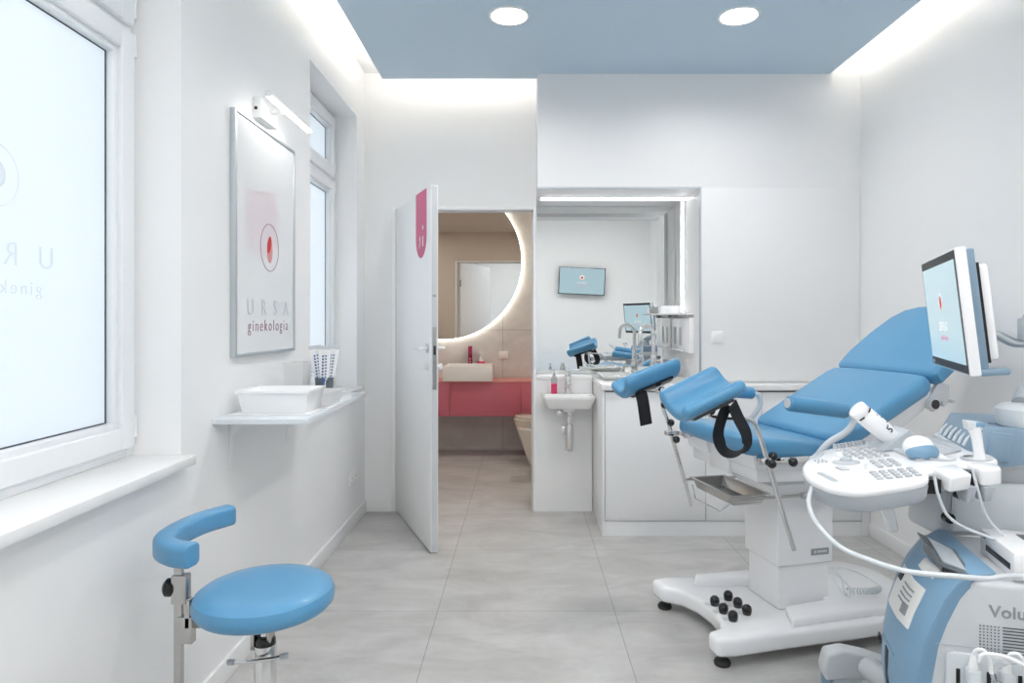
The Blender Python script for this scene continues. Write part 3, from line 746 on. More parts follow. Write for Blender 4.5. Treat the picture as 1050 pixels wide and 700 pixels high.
for xx in (-.46, .36):
    for yy in (-.24, .22): MB().cyl((xx, yy, 0), (xx, yy, .28), .02).build('leg', steelb, cch)

# ------------------------------------------------------------------ stool
st = thing('swivel_stool', 'blue round saddle stool on chrome base with a curved arm rest, beside the left wall', 'stool', (-.688, 1.765, 0))
MB().lathe([(0, .545), (.152, .545), (.168, .550), (.1775, .562), (.179, .578), (.173, .594), (.158, .604), (.11, .6095), (.05, .6095), (0, .609)], n=64).build('seat', blue2, st)
MB().lathe([(0, .528), (.09, .528), (.14, .5455), (0, .5455)], n=40).build('seat_plate', black, st)
MB().cyl((0, 0, .10), (0, 0, .45), .029, n=28).cyl((0, 0, .45), (0, 0, .53), .016, n=20).build('column', chrome, st, bevel=.001)
MB().lathe([(.0, .435), (.022, .435), (.027, .447), (.027, .462), (.020, .472), (0, .472)], (0, 0, 0), 24).build('collar', black, st)
MB().box(-.032, -.022, -.02, .01, .44, .53).box(.012, .022, -.02, .01, .46, .53).build('lever_bracket', steelb, st, bevel=.001)
MB().tube([(-.072, -.035, .418), (-.03, -.045, .424), (.03, -.045, .431), (.060, -.035, .433)], .0045, 10).build('lever', chrome, st)
for p0, p1 in (((-.085, -.032, .416), (-.066, -.037, .419)), ((.052, -.037, .4325), (.072, -.031, .434))):
    MB().cyl(p0, p1, .0075).build('lever_tip', gplas, st, bevel=.002)
for k in range(5):
    a = 2 * pi * k / 5 + .3
    MB().tube([(.02 * cos(a), .02 * sin(a), .115), (.15 * cos(a), .15 * sin(a), .10), (.245 * cos(a), .245 * sin(a), .075)], .014, 10).build('foot', chrome, st)
    MB().cyl((.245 * cos(a), .245 * sin(a) - .012, .028), (.245 * cos(a), .245 * sin(a) + .012, .028), .028, n=20).cyl((.245 * cos(a), .245 * sin(a), .03), (.245 * cos(a), .245 * sin(a), .075), .007).build('caster', black, st, bevel=.002)
# arm rest: upright, clamp, curved pad
px, py = -.222, -.015
MB().box(px - .011, px + .011, py - .007, py + .007, .23, .69).build('upright', steelb, st, bevel=.002)
MB().box(px - .014, px + .026, py - .014, py + .014, .565, .64).box(px + .02, px + .034, py - .012, py + .012, .50, .575).build('clamp', steelb, st, bevel=.002)
MB().box(px, .0, -.012, .012, .495, .512).box(px + .0, px + .04, py - .012, py + .012, .46, .53).build('support_arm', steelb, st, bevel=.002)
MB().lathe([(0, 0), (.021, 0), (.024, .006), (.024, .018), (.018, .024), (0, .024)], (0, 0, 0), 20, Matrix.Rotation(-pi / 2, 4, 'Y')).xf(Matrix.Translation((px - .012, py, .605))).build('clamp_knob', black, st)
pa = [(-.150, -.085, .714), (-.203, -.07, .714), (-.258, -.02, .714), (-.276, .05, .714), (-.271, .13, .714), (-.252, .20, .714), (-.210, .272, .714)]
cr = rrect(-.030, .030, -.027, .027, .015, 4)
MB().sweep(pa, cr, (0, 0, 1), 8).build('arm_pad', blue2, st, bevel=.006, seg=3, bang=60)
MB().box(px - .03, px + .03, py - .02, py + .03, .680, .690).build('pad_plate', steelb, st)

# ------------------------------------------------------------------ examination chair
CH = thing('examination_chair', 'blue padded gynaecological examination chair on a white pedestal in front of the cabinets', 'examination chair', (1.17, 2.87, 0), radians(14))
W_ = wplas
# base
base = [(-.515, .225), (-.52, .325), (-.44, .335), (-.30, .30), (-.18, .285), (.36, .26), (.52, .19), (.53, .0), (.53, -.19), (.44, -.275), (.1, -.285), (-.25, -.285), (-.46, -.29), (-.53, -.275), (-.53, -.20), (-.47, -.185), (-.435, -.13), (-.415, -.03), (-.42, .08), (-.45, .17)]
MB().prism(base, .045, .118).build('base', W_, CH, bevel=.02, seg=4)
MB().prism([(-.20, -.262), (.46, -.255), (.50, -.19), (.505, .12), (.44, .22), (.0, .245), (-.34, .262), (-.375, .20), (-.30, .165), (-.10, .13), (.02, .12), (.06, -.13), (-.15, -.145)], .112, .152, scale_top=.985).build('base_cover', W_, CH, bevel=.014, seg=4)
for x, y in ((-.475, .275), (-.485, -.235), (.45, .18), (.45, -.2)):
    f_ = MB().lathe([(0, 0), (.030, 0), (.032, .01), (.028, .018), (.012, .022), (.012, .05), (0, .05)], (x, y, 0), 24).build('foot', rubber, CH)
for x, y in ((-.288, .025), (-.287, -.047), (-.289, -.117), (-.371, -.008), (-.375, -.083), (-.375, -.154)):
    k_ = MB().lathe([(0, .117), (.016, .117), (.019, .128), (.020, .138), (.017, .149), (.010, .156), (0, .158)], (x - .012, y + .005, 0), 20).build('pedal_button', black, CH)
    MB().box(x - .046, x - .026, y + .012, y + .036, .1182, .1192).build('pedal_label', lgplas, k_)
# column
MB().box(-.155, .082, -.112, .104, .12, .33).build('column', W_, CH, bevel=.006, seg=3)
MB().box(-.168, .096, -.124, .116, .30, .615).build('column_sleeve', W_, CH, bevel=.006, seg=3)
pl_ = MB().box(-.01, .075, -.1252, -.124, .335, .362).build('name_plate', greyt, CH); tag(pl_, 'small grey name plate')
MB().box(.004, .012, -.1262, -.1252, .342, .355).box(.018, .065, -.1262, -.1252, .344, .353).build('plate_marks', lgplas, pl_)
MB().hexa([(-.19, -.14, .60), (.13, -.14, .60), (.13, .135, .60), (-.19, .135, .60)], [(-.24, -.20, .665), (.20, -.20, .665), (.20, .20, .665), (-.24, .20, .665)]).build('neck_cover', W_, CH, bevel=.008, seg=3)
MB().box(-.26, .22, -.205, .205, .655, .70).build('seat_carrier', lgplas, CH, bevel=.006)
# seat housing with two blocks at the foot end
def blk(y0, y1):
    m = MB(); m.hexa([(-.36, y0 + .0, .735), (.12, y0, .71), (.12, y1, .71), (-.36, y1, .735)], [(-.38, y0, .815), (.12, y0, .775), (.12, y1, .775), (-.38, y1, .815)])
    m.hexa([(-.345, y0 + .012, .685), (.10, y0 + .012, .67), (.10, y1 - .012, .67), (-.345, y1 - .012, .685)], [(-.35, y0 + .012, .74), (.10, y0 + .012, .72), (.10, y1 - .012, .72), (-.35, y1 - .012, .74)])
    return m
h_ = blk(-.262, -.055).build('seat_housing', W_, CH, bevel=.006, seg=3)
h_ = blk(.085, .262).build('seat_housing', W_, CH, bevel=.006, seg=3)
MB().box(-.352, .1, -.06, .09, .68, .80).build('housing_centre', W_, CH, bevel=.004)
m = MB()
for yy in (-.155, .21): m.cyl((-.372, yy, .79), (-.380, yy, .79), .004)
m.build('housing_screw', dark, CH)
# seat cushion
def cushion(outline, th, M, name, bev=.03, seg=5, dish=0.0):
    m = MB(); n = len(outline)
    m.prism(outline, -th, 0)
    m.xf(M); return m.build(name, blue, CH, bevel=bev, seg=seg, bang=60)
def plane_matrix(x, z, ang):  # s axis rises towards the head by ang; y stays lateral
    M = Matrix.Rotation(-ang, 4, 'Y'); M.translation = Vector((x, 0, z)); return M
so_ = [(-.03, -.26), (.0, -.285), (.09, -.292), (.36, -.285), (.40, -.27), (.40, .27), (.36, .285), (.09, .292), (.0, .285), (-.03, .26), (-.035, .1), (-.035, -.1)]
cushion(so_, .075, plane_matrix(-.375, .868, radians(-6.5)), 'seat_cushion')
# back section
bo = [(0, -.275), (.03, -.285), (.46, -.292), (.515, -.27), (.522, -.15), (.523, .15), (.515, .27), (.46, .292), (.03, .285), (0, .275)]
MB_ = plane_matrix(-.02, .843, radians(28.8))
cushion(bo, .075, MB_, 'back_cushion')
ho = [(0, -.26), (.02, -.288), (.12, -.296), (.26, -.275), (.37, -.24), (.43, -.19), (.455, -.12), (.46, 0), (.455, .12), (.43, .19), (.37, .24), (.26, .275), (.12, .296), (.02, .288), (0, .26)]
MH_ = plane_matrix(.432, 1.089, radians(40.5))
cushion(ho, .075, MH_, 'head_cushion')
m = MB().hexa([(.0, -.245, -.175), (.46, -.235, -.145), (.46, .235, -.145), (.0, .245, -.175)], [(-.0, -.262, -.076), (.51, -.262, -.076), (.51, .262, -.076), (-.0, .262, -.076)])
m.xf(MB_).build('back_shell', wplas, CH, bevel=.012, seg=3)
MB().box(.02, .34, -.19, .19, -.10, -.076).xf(MH_).build('head_shell', wplas, CH, bevel=.008, seg=3)
MB().prism([(.44, .985), (.50, 1.055), (.55, 1.04), (.545, .965), (.52, .95), (.51, .975), (.47, .93)], -.262, -.240, 'y').build('headrest_bracket', lgplas, CH, bevel=.004)
MB().cyl((.462, -.245, .965), (.462, -.275, .965), .026, n=24).build('pivot_cap', lgplas, CH, bevel=.003)
MB().cyl((.462, -.274, .965), (.462, -.279, .965), .019, n=24).build('pivot_hole', black, CH)
MB().cyl((.545, -.262, .975), (.545, -.285, .975), .007).build('bracket_bolt', chrome, CH)
# side rails, clamps, rods, leg rests
def ball(c, r=.017): return MB().sphere(c, r, seg=18)
def side(sg):
    y = sg * .325; yr = sg * .295
    MB().box(-.37, -.02, yr - .005, yr + .005, .765, .79).build('side_rail', chrome, CH, bevel=.001)
    MB().cyl((-.355, sg * .28, .785), (-.355, y + sg * .012, .785), .016).box(-.375, -.25, yr - .004 + sg * .012, yr + .004 + sg * .022, .772, .792).build('rod_clamp', chrome, CH, bevel=.002)
    if sg < 0:
        rod = [(-.238, y, .445), (-.354, y, .795), (-.395, y, .905), (-.415, y, .932), (-.444, y, .944), (-.564, y, .957), (-.60, y - .01, .975), (-.605, y - .02, 1.02)]
        kn = [(-.352, y - .028, .780), (-.325, y + .005, .800), (-.262, y - .028, .782)]
    else:
        rod = [(-.312, y, .44), (-.407, y, .746), (-.43, y, .83), (-.456, y, .893), (-.462, y, .93), (-.466, y, .99), (-.468, y + .01, 1.04)]
        kn = [(-.435, y - .03, .838), (-.415, y - .045, .762), (-.459, y - .015, .918)]
    MB().tube(rod, .0095, 14, smooth=True, sub=4).build('leg_rest_rod', chrome, CH)
    for p in kn:
        k_ = ball(p).build('clamp_knob', black, CH)
        q = Vector((p[0], y, p[2])) if sg < 0 else Vector((p[0] + .03, y, p[2] - .01))
        MB().cyl(p, q, .006).build('knob_stem', chrome, k_)
side(-1); side(1)
MB().box(-.445, -.385, .305, .345, .775, .795).xf(Matrix.Identity(4)).build('rod_joint', chrome, CH, bevel=.003)
def leg_pad(c, axis_dir, up, length, rad, arc0, arc1, th=.040):
    """padded trough: thick arc cross-section with round lips, swept along its axis with softly rounded ends"""
    ax = Vector(axis_dir).normalized(); up = Vector(up); up = (up - ax * up.dot(ax)).normalized(); sd = up.cross(ax)
    def P(s_, r2, a2): return Vector(c) + ax * s_ + sd * (r2 * cos(a2)) + up * (rad - r2 * sin(a2))
    m = MB(); N = 20; rows = []
    for e_, t in ((.02, -.5), (.55, -.492), (.82, -.475), (.97, -.45), (1, -.42), (1, -.2), (1, 0), (1, .2), (1, .42), (.97, .45), (.82, .475), (.55, .492), (.02, .5)):
        h = th / 2 * e_; ring = []; q = (th / 2) * (1 - e_) / rad
        A0, A1 = radians(90 + arc0) + q, radians(90 + arc1) - q
        for k in range(N + 1): ring.append((rad + h, A0 + (A1 - A0) * k / N))
        for k in range(1, 6):
            b = pi * k / 6; ring.append((rad + h * cos(b), A1 + h * sin(b) / rad))
        for k in range(N, -1, -1): ring.append((rad - h, A0 + (A1 - A0) * k / N))
        for k in range(1, 6):
            b = pi - pi * k / 6; ring.append((rad + h * cos(b), A0 - h * sin(b) / rad))
        rows.append([m.bm.verts.new(P(t * length, *p)) for p in ring])
    n = len(rows[0])
    for a, b in zip(rows, rows[1:]):
        for k in range(n): m.bm.faces.new((a[k], a[(k + 1) % n], b[(k + 1) % n], b[k]))
    m.bm.faces.new(rows[0]); m.bm.faces.new(rows[-1])
    o = m.build('leg_rest_pad', blue, CH, ang=100)
    m = MB(); rows = []
    for i in range(7):
        s_ = (i / 6 - .5) * length * .66
        ring = [(rad + th / 2 + .010, radians(90 + arc0 * .55 + (arc1 - arc0) * .55 * k / 10)) for k in range(11)] + [(rad + th / 2 - .006, radians(90 + arc0 * .55 + (arc1 - arc0) * .55 * k / 10)) for k in range(10, -1, -1)]
        rows.append([m.bm.verts.new(P(s_, *p)) for p in ring])
    n = len(rows[0])
    for a, b in zip(rows, rows[1:]):
        for k in range(n): m.bm.faces.new((a[k], a[(k + 1) % n], b[(k + 1) % n], b[k]))
    m.bm.faces.new(rows[0]); m.bm.faces.new(rows[-1])
    m.build('leg_rest_shell', black, o)
leg_pad((-.633, -.355, 1.022), (.92, -.02, .39), (-.34, -.30, .88), .25, .098, -52, 60, .042)
leg_pad((-.512, .365, 1.012), (.94, .04, .33), (-.30, .18, .92), .29, .108, -56, 56, .044)
MB().cyl((-.605, -.345, 1.0), (-.605, -.345, 1.03), .02).cyl((-.60, -.36, .985), (-.60, -.31, .985), .015).build('pad_joint', chrome, CH, bevel=.002)
MB().cyl((-.468, .33, .975), (-.50, .35, 1.03), .017).cyl((-.468, .30, .985), (-.468, .36, .985), .018).build('pad_joint', chrome, CH, bevel=.002)
# straps
def strap(path, wdir, w=.032, name='leg_strap'):
    cr = [(-w, -.0018), (w, -.0018), (w, .0018), (-w, .0018)]
    MB().sweep(path, cr, wdir, 6).build(name, blackm, CH)
strap([(-.56, .33, 1.02), (-.575, .315, .99), (-.565, .31, .93), (-.55, .31, .83)], (1, .1, 0), .030)
strap([(-.55, -.38, 1.01), (-.580, -.385, .95), (-.590, -.385, .895), (-.565, -.385, .850), (-.52, -.385, .838), (-.480, -.385, .855), (-.478, -.385, .90), (-.510, -.385, .96), (-.535, -.385, 1.01)], (.85, .5, 0), .036)
# arm rests
for sg, pts_, t0, t1 in ((-1, [(-.022, -.34, .963), (.0, -.34, .955), (.012, -.34, .922), (-.02, -.34, .882), (-.09, -.335, .845), (-.125, -.32, .80), (-.13, -.30, .77)], (-.275, -.34, 1.0), (-.02, -.34, .963)),
                         (1, [(.018, .34, .957), (.05, .34, .945), (.06, .34, .90), (.02, .34, .845), (-.033, .335, .808), (-.06, .31, .77)], (-.23, .34, .982), (.02, .34, .957))):
    MB().tube(pts_, .0125, 14).build('arm_rest_tube', wtube, CH)
    MB().cyl(t0, t1, .029, n=28).build('arm_rest_pad', blue, CH, bevel=.008, seg=3)
    d_ = (Vector(t0) - Vector(t1)).normalized()
    MB().cyl(Vector(t0), Vector(t0) + d_ * .004, .018, n=20).build('arm_rest_cap', lgplas, CH)
# steel basin on its rails
o = MB()
def L4(x0, x1, y0, y1, z): return [(x0, y0, z), (x1, y0, z), (x1, y1, z), (x0, y1, z)]
def pan_mesh(x0, x1, y0, y1, zt, zb):
    m = MB(); r = [L4(x0 + .02, x1 - .02, y0 + .02, y1 - .02, zb), L4(x0 + .006, x1 - .006, y0 + .006, y1 - .006, zt - .003), L4(x0 - .006, x1 + .006, y0 - .006, y1 + .006, zt - .003), L4(x0 - .006, x1 + .006, y0 - .006, y1 + .006, zt), L4(x0 + .009, x1 - .009, y0 + .009, y1 - .009, zt), L4(x0 + .024, x1 - .024, y0 + .024, y1 - .024, zb + .003)]
    V = [[m.bm.verts.new(p) for p in l] for l in r]
    for a, b in zip(V, V[1:]):
        for k in range(4): m.bm.faces.new((a[k], a[(k + 1) % 4], b[(k + 1) % 4], b[k]))
    m.bm.faces.new(V[0]); m.bm.faces.new(V[-1]); return m
pan_mesh(-.415, -.25, -.185, .145, .622, .578).build('drip_pan', steelb, CH, bevel=.003, seg=2)
MB().tube([(-.435, -.19, .61), (-.10, -.19, .607), (.0, -.19, .607)], .006, 10, smooth=False).tube([(-.435, .15, .61), (-.10, .15, .607), (.0, .15, .607)], .006, 10, smooth=False).build('pan_rail', steelb, CH)
MB().cyl((-.10, -.192, .607), (.09, -.192, .607), .011).cyl((-.105, -.192, .607), (-.095, -.192, .607), .014).build('rail_sleeve', alum, CH, bevel=.001)
MB().tube([(-.43, -.20, .60), (-.445, -.15, .555), (-.445, .05, .555), (-.43, .10, .60)], .003, 8, smooth=False).build('pan_handle', chrome, CH)
# coiled control cord on the base
m = MB(); pts2 = []
for k in range(150):
    t = k / 149; cx = .16 + .16 * t; cy = -.135 - .05 * sin(pi * t) ; ang_ = t * 2 * pi * 17
    pts2.append((cx + .004 * cos(ang_), cy + .012 * cos(ang_), .176 + .012 * sin(ang_) + .012 * sin(pi * t)))
m.tube(pts2, .003, 6, smooth=False)
m.tube([(.10, -.12, .27), (.115, -.15, .24), (.11, -.17, .20), (.13, -.16, .172), (.16, -.135, .172)], .0025, 6)
m.tube([(.32, -.135, .172), (.35, -.08, .17), (.30, -.02, .20), (.20, -.03, .23), (.11, -.05, .255), (.09, -.08, .27)], .0025, 6)
m.tube([(.09, -.10, .25), (.13, -.13, .23), (.15, -.17, .19), (.12, -.18, .172), (.105, -.15, .20), (.10, -.11, .24)], .0025, 6)
m.build('control_cord', wtube, CH)

# ------------------------------------------------------------------ ultrasound machine
US = thing('ultrasound_machine', 'grey and blue ultrasound trolley with keyboard console and monitor at the right edge', 'ultrasound machine', (0, 0, 0))
TM = -radians(15); UO = Vector((.95, 1.56, 0))
UM = Matrix.Translation(UO) @ Matrix.Rotation(TM, 4, 'Z')
# body side profile (a along machine depth, z)
prof = [(.0, .30), (-.012, .40), (-.010, .46), (.004, .545), (.022, .60), (.048, .66), (.078, .705), (.70, .70), (.72, .30)]
MB().prism([(p[0] + .012, p[1]) for p in prof], .0, .36, 'y').xf(UM).build('body', lgplas, US, bevel=.012, seg=3)
MB().prism([(p[0], p[1]) for p in [(.02, .15), (.0, .30), (.72, .30), (.72, .15)]], .02, .34, 'y').xf(UM).build('lower_body', lgplas, US, bevel=.01)
# blue front fascia, rounded towards the far side
def fas(z0, z1, yy0, yy1, off):
    pass
m = MB(); rows = []
fz = [(.16, -.008), (.30, -.018), (.40, -.030), (.46, -.028), (.545, -.014), (.60, .004), (.66, .030), (.70, .058), (.722, .085)]
lat_ = [(-.004, .017), (-.006, .004), (.03, -.012), (.12, -.022), (.22, -.016), (.30, .006), (.355, .045), (.364, .062)]
for z, a in fz:
    tk = .0
    f_ = [(a + da, l_) for l_, da in lat_]
    rows.append([m.bm.verts.new((p[0], p[1], z)) for p in f_] + [m.bm.verts.new((a + (.11 if z < .69 else .065), .364, z)), m.bm.verts.new((a + (.11 if z < .69 else .065), .02, z))])
n = len(rows[0])
for a, b in zip(rows, rows[1:]):
    for k in range(n): m.bm.faces.new((a[k], a[(k + 1) % n], b[(k + 1) % n], b[k]))
m.bm.faces.new(rows[0]); m.bm.faces.new(rows[-1])
FZ = m.xf(UM).build('front_fascia', fascia, US, bevel=.008, seg=2, bang=40, ang=40)
def on_front(l_, z, out=.001):
    """point on the fascia"""
    for (z0, a0), (z1, a1) in zip(fz, fz[1:]):
        if z0 <= z <= z1: a = a0 + (a1 - a0) * (z - z0) / (z1 - z0); break
    for (l0, d0), (l1, d1) in zip(lat_, lat_[1:]):
        if l0 <= l_ <= l1: d = d0 + (d1 - d0) * (l_ - l0) / (l1 - l0); break
    return UM @ Vector((a + d - out, l_, z))
def patch(l0, l1, z0, z1, name, m_, parent, out=.003, nu=6, nv=6, skew=0):
    m = MB(); G = []
    for o_ in (out, out - .004):
        G.append([[m.bm.verts.new(on_front(l0 + (l1 - l0) * i / nu, z0 + (z1 - z0) * j / nv + skew * (i / nu), o_)) for i in range(nu + 1)] for j in range(nv + 1)])
    for g in G:
        for j in range(nv):
            for i in range(nu): m.bm.faces.new((g[j][i], g[j][i + 1], g[j + 1][i + 1], g[j + 1][i]))
    A, B = G
    for j in range(nv):
        for i_ in (0, nu): m.bm.faces.new((A[j][i_], A[j + 1][i_], B[j + 1][i_], B[j][i_]))
    for i in range(nu):
        for j_ in (0, nv): m.bm.faces.new((A[j_][i], A[j_][i + 1], B[j_][i + 1], B[j_][i]))
    return m.build(name, m_, parent, ang=50)
lc = patch(.055, .235, .555, .655, 'label_card', paper, FZ)
patch(.19, .22, .625, .645, 'label_print', dark, lc, .005, 2, 2)
for q in range(4): patch(.09, .16, .632 - .012 * q, .635 - .012 * q, 'label_print', greyt, lc, .005, 3, 1)
patch(.085, .115, .575, .60, 'label_print', greyt, lc, .005, 2, 2)
patch(.06, .15, .682, .704, 'label_strip', paper, FZ)
patch(.14, .17, .22, .46, 'front_slot', dark, FZ, .002)
patch(.10, .21, .465, .473, 'front_seam', gbplas, FZ, .002)
ec = on_front(.24, .43, .004)
em = MB().cyl(ec, ec - (UM.to_3x3() @ Vector((.004, 0, 0))) * -1, .001)
E1 = frame_matrix(on_front(.255, .44, .006), UM.to_3x3() @ Vector((0, -1, 0)), (0, 0, 1))
em = MB().ring(.012, .015, 0, .002, (0, 0, 0), 'z', 28); em.tube([(-.008, -.004, .001), (-.004, .006, .001), (0, -.004, .001), (.004, .006, .001), (.008, -.004, .001)], .0012, 6)
em.xf(E1).build('emblem', dark, FZ)
# lettering and grille on the near side
N1 = frame_matrix(UM @ Vector((.126, -.0008, .628)), UM.to_3x3() @ Vector((1, 0, 0)), (0, 0, 1))
text('Voluson', 'lettering', .038, greyt, US, N1, depth=.0006, align='LEFT', spacing=1.05, bold=.0008)
g = MB()
for r_ in range(9):
    for c_ in range(6):
        g.cyl((.108 + .0074 * c_, -.0012, .605 - .0072 * r_), (.108 + .0074 * c_, .001, .605 - .0072 * r_), .0017, n=6)
for r_ in range(9): g.box(.153, .205, -.0012, .001, .604 - .0072 * r_, .6065 - .0072 * r_)
for r_ in range(9):
    for c_ in range(5): g.cyl((.213 + .0074 * c_, -.0012, .605 - .0072 * r_), (.213 + .0074 * c_, .001, .605 - .0072 * r_), .0017, n=6)
g.xf(UM).build('side_grille', grille, US)
MB().box(.0, .71, -.0012, .001, .5515, .5535).xf(UM).build('side_seam', gplas, US)
# probe holder recess low on the near side
PH = MB().prism(rrect(.035, .34, .25, .54, .02), -.012, .0, 'y').xf(UM).build('probe_rack', wtube, US, bevel=.003)
for k in range(3):
    MB().box(.055 + .062 * k, .063 + .062 * k, -.0135, -.0115, .30, .505).xf(UM).build('rack_slot', dark, PH)
# top deck, keyboard drawer and cables
MB().box(.10, .70, .02, .34, .70, .712).xf(UM).build('top_plate', lgplas, US, bevel=.003)
MB().hexa([(1.0, 1.585, .708), (1.045, 1.53, .708), (1.11, 1.69, .708), (1.045, 1.735, .708)], [(1.0, 1.585, .722), (1.045, 1.53, .714), (1.11, 1.69, .716), (1.045, 1.735, .742)]).build('tray_body', black, US)
T_ = MB().hexa([(.99, 1.58, .724), (1.036, 1.52, .715), (1.10, 1.69, .720), (1.035, 1.745, .748)], [(.99, 1.58, .729), (1.036, 1.52, .719), (1.10, 1.69, .725), (1.035, 1.745, .753)]).build('tray_lid', greyglass, US, bevel=.001)
MB().hexa([(1.005, 1.59, .728), (1.035, 1.55, .722), (1.085, 1.68, .726), (1.045, 1.715, .745)], [(1.005, 1.59, .732), (1.035, 1.55, .725), (1.085, 1.68, .729), (1.045, 1.715, .749)]).build('tray_insert', gplas, US)
# neck from the trolley to the console
def W(*a): return Vector(a)
MB().prism([(1.16, .70), (1.17, .80), (1.21, .88), (1.34, .91), (1.62, .93), (1.62, .70)], 1.86, 2.02, 'y').build('neck', lgplas, US, bevel=.02, seg=3)
MB().prism([(1.19, .72), (1.20, .83), (1.24, .86), (1.60, .845), (1.60, .72)], 1.84, 1.861, 'y').build('neck_cover', wtube, US, bevel=.008, seg=2)
MB().cyl((1.175, 1.846, .763), (1.175, 1.825, .763), .014, n=20).build('neck_bolt', black, US)
MB().cyl((1.20, 1.842, .826), (1.20, 1.825, .826), .009, n=16).build('neck_bolt', black, US)
# console deck (rises gently towards the monitor)
def dz(x): return .90 + .10 * (x - .80)
deck = [(.757, 1.667), (.775, 1.631), (.817, 1.598), (.91, 1.607), (.985, 1.628), (1.015, 1.66), (1.045, 1.70), (1.15, 1.715), (1.225, 1.725), (1.262, 1.78), (1.285, 1.95), (1.27, 2.085), (1.18, 2.095), (1.098, 2.088), (1.01, 2.076), (.921, 2.034), (.87, 1.986), (.819, 1.927), (.776, 1.85), (.752, 1.76)]
dk = catmull([(x, y, 0) for x, y in deck] + [(deck[0][0], deck[0][1], 0)], 3)[:-1]
m = MB(); m.hexa([(p.x, p.y, dz(p.x) - .022) for p in dk], [(p.x, p.y, dz(p.x)) for p in dk])
DK = m.build('console_deck', W_, US, bevel=.009, seg=3, bang=50)
cxm, cym = 1.03, 1.85
def shr(p, s): return (cxm + (p.x - cxm) * s, cym + (p.y - cym) * s)
m = MB(); m.hexa([(*shr(p, .93), dz(p.x) - .062) for p in dk], [(*shr(p, .995), dz(p.x) - .018) for p in dk])
m.build('console_underside', gplas, US, bevel=.008, seg=3, bang=50)
def ondeck(x, y, h=0): return Vector((x, y, dz(x) + h))
TD = Matrix.Rotation(-math.atan(.10), 4, 'Y')
def deckpiece(x, y, pts_, h, name, m_, bevel=.002, rot=0, h0=-.002):
    M = Matrix.Translation(ondeck(x, y)) @ TD @ Matrix.Rotation(rot, 4, 'Z')
    return MB().prism(pts_, h0, h).xf(M).build(name, m_, DK, bevel=bevel)
for x, y, w, l_, ro in ((.868, 1.965, .014, .045, -.65), (.795, 1.735, .008, .05, 0)):
    deckpiece(x, y, rrect(-w, w, -l_, l_, w * .95), .0012, 'grip_opening', gplas, .0005, ro)
MB().lathe([(0, .006), (.024, .006), (.034, .002), (.036, 0)], n=28).xf(Matrix.Translation(ondeck(.905, 1.862)) @ TD).build('trackball_ring', keym, DK)
MB().sphere(ondeck(.905, 1.862, -.002), .019, seg=20).build('trackball', gplas, DK)
deckpiece(.865, 1.80, rrect(-.012, .012, -.022, .022, .008), .003, 'touch_key', keym, .001)
# keys
k0 = None
def key(x, y, w=.010, l_=.006, h=.007, rot=0.0):
    global k0
    if k0 is None:
        k0 = MB().prism(rrect(-1, 1, -1, 1, .5, 3), -.2, 1, scale_top=.85).build('key', keym, DK, bevel=.06, seg=1); o_ = k0
    else:
        o_ = k0.copy(); COL.objects.link(o_)
    o_.matrix_basis = Matrix.Translation(ondeck(x, y)) @ TD @ Matrix.Rotation(rot, 4, 'Z') @ Matrix.Diagonal((w, l_, h, 1))
for i in range(9): key(.955 + .0125 * i, 2.035 + .0028 * i, .004, .007, .013)         # slider row
for c_ in range(5):
    for r_ in range(4): key(.895 + .024 * c_ + .005 * r_, 1.665 + .021 * r_, .0085, .0062, .006)
for c_ in range(3):
    for r_ in range(4): key(.955 + .024 * c_ + .004 * r_, 1.775 + .021 * r_, .008, .006, .006)
for c_ in range(5):
    for r_ in range(5):
        if c_ + r_ > 0: key(.935 + .024 * c_ + .003 * r_, 1.885 + .027 * r_, .0075, .0068, .007)
for a in range(6): key(.838 + .011 * (a % 3), 1.885 + .022 * (a // 3), .003, .003, .004)
for x, y in ((.925, 1.775), (.925, 1.945)): MB().lathe([(.012, 0), (.011, .011), (0, .012)], ondeck(x, y), 18).build('dial', W_, DK)
# striped touch panel at the back of the deck
deckpiece(1.150, 1.93, [(-.085, -.14), (.075, -.075), (.105, .125), (-.065, .11)], .006, 'touch_panel', keym, .002)
for q in range(6):
    deckpiece(1.085 + .028 * q, 1.925 + .006 * q, [(-.0012, -.11 + .008 * q), (.0012, -.11 + .008 * q), (.0032, .10), (.0008, .10)], .0075, 'panel_line', wtube, 0, 0)
# probe holders along the near rear edge
for x, y, r_ in ((1.135, 1.80, .028), (1.205, 1.765, .030)):
    MB().lathe([(r_, .004), (r_ + .006, .004), (r_ + .008, -.02), (r_ - .004, -.03), (r_ - .006, -.02), (r_ - .002, .0)], ondeck(x, y), 28).build('probe_cup', keym, US)
MB().hexa([(1.045, 1.63, .885), (1.105, 1.64, .890), (1.115, 1.71, .890), (1.055, 1.71, .885)], [(1.045, 1.62, .926), (1.105, 1.632, .932), (1.12, 1.72, .938), (1.055, 1.72, .930)]).build('holder_block', W_, US, bevel=.007, seg=3)
MB().prism([(1.14, 1.652), (1.17, 1.652), (1.20, 1.665), (1.215, 1.69), (1.225, 1.73), (1.15, 1.73)], .895, .940).build('holder_end', W_, US, bevel=.008, seg=3)
MB().box(1.005, 1.045, 1.66, 1.72, .875, .91).build('holder_gap', dark, US)
MB().box(1.112, 1.145, 1.68, 1.72, .875, .925).build('holder_gap', dark, US)
for x in (1.105, 1.150):
    MB().hexa([(x, 1.655, .855), (x + .022, 1.66, .855), (x + .022, 1.69, .855), (x, 1.69, .855)], [(x - .004, 1.645, .895), (x + .026, 1.65, .895), (x + .026, 1.70, .895), (x - .004, 1.70, .895)]).build('holder_hook', gplas, US, bevel=.004)
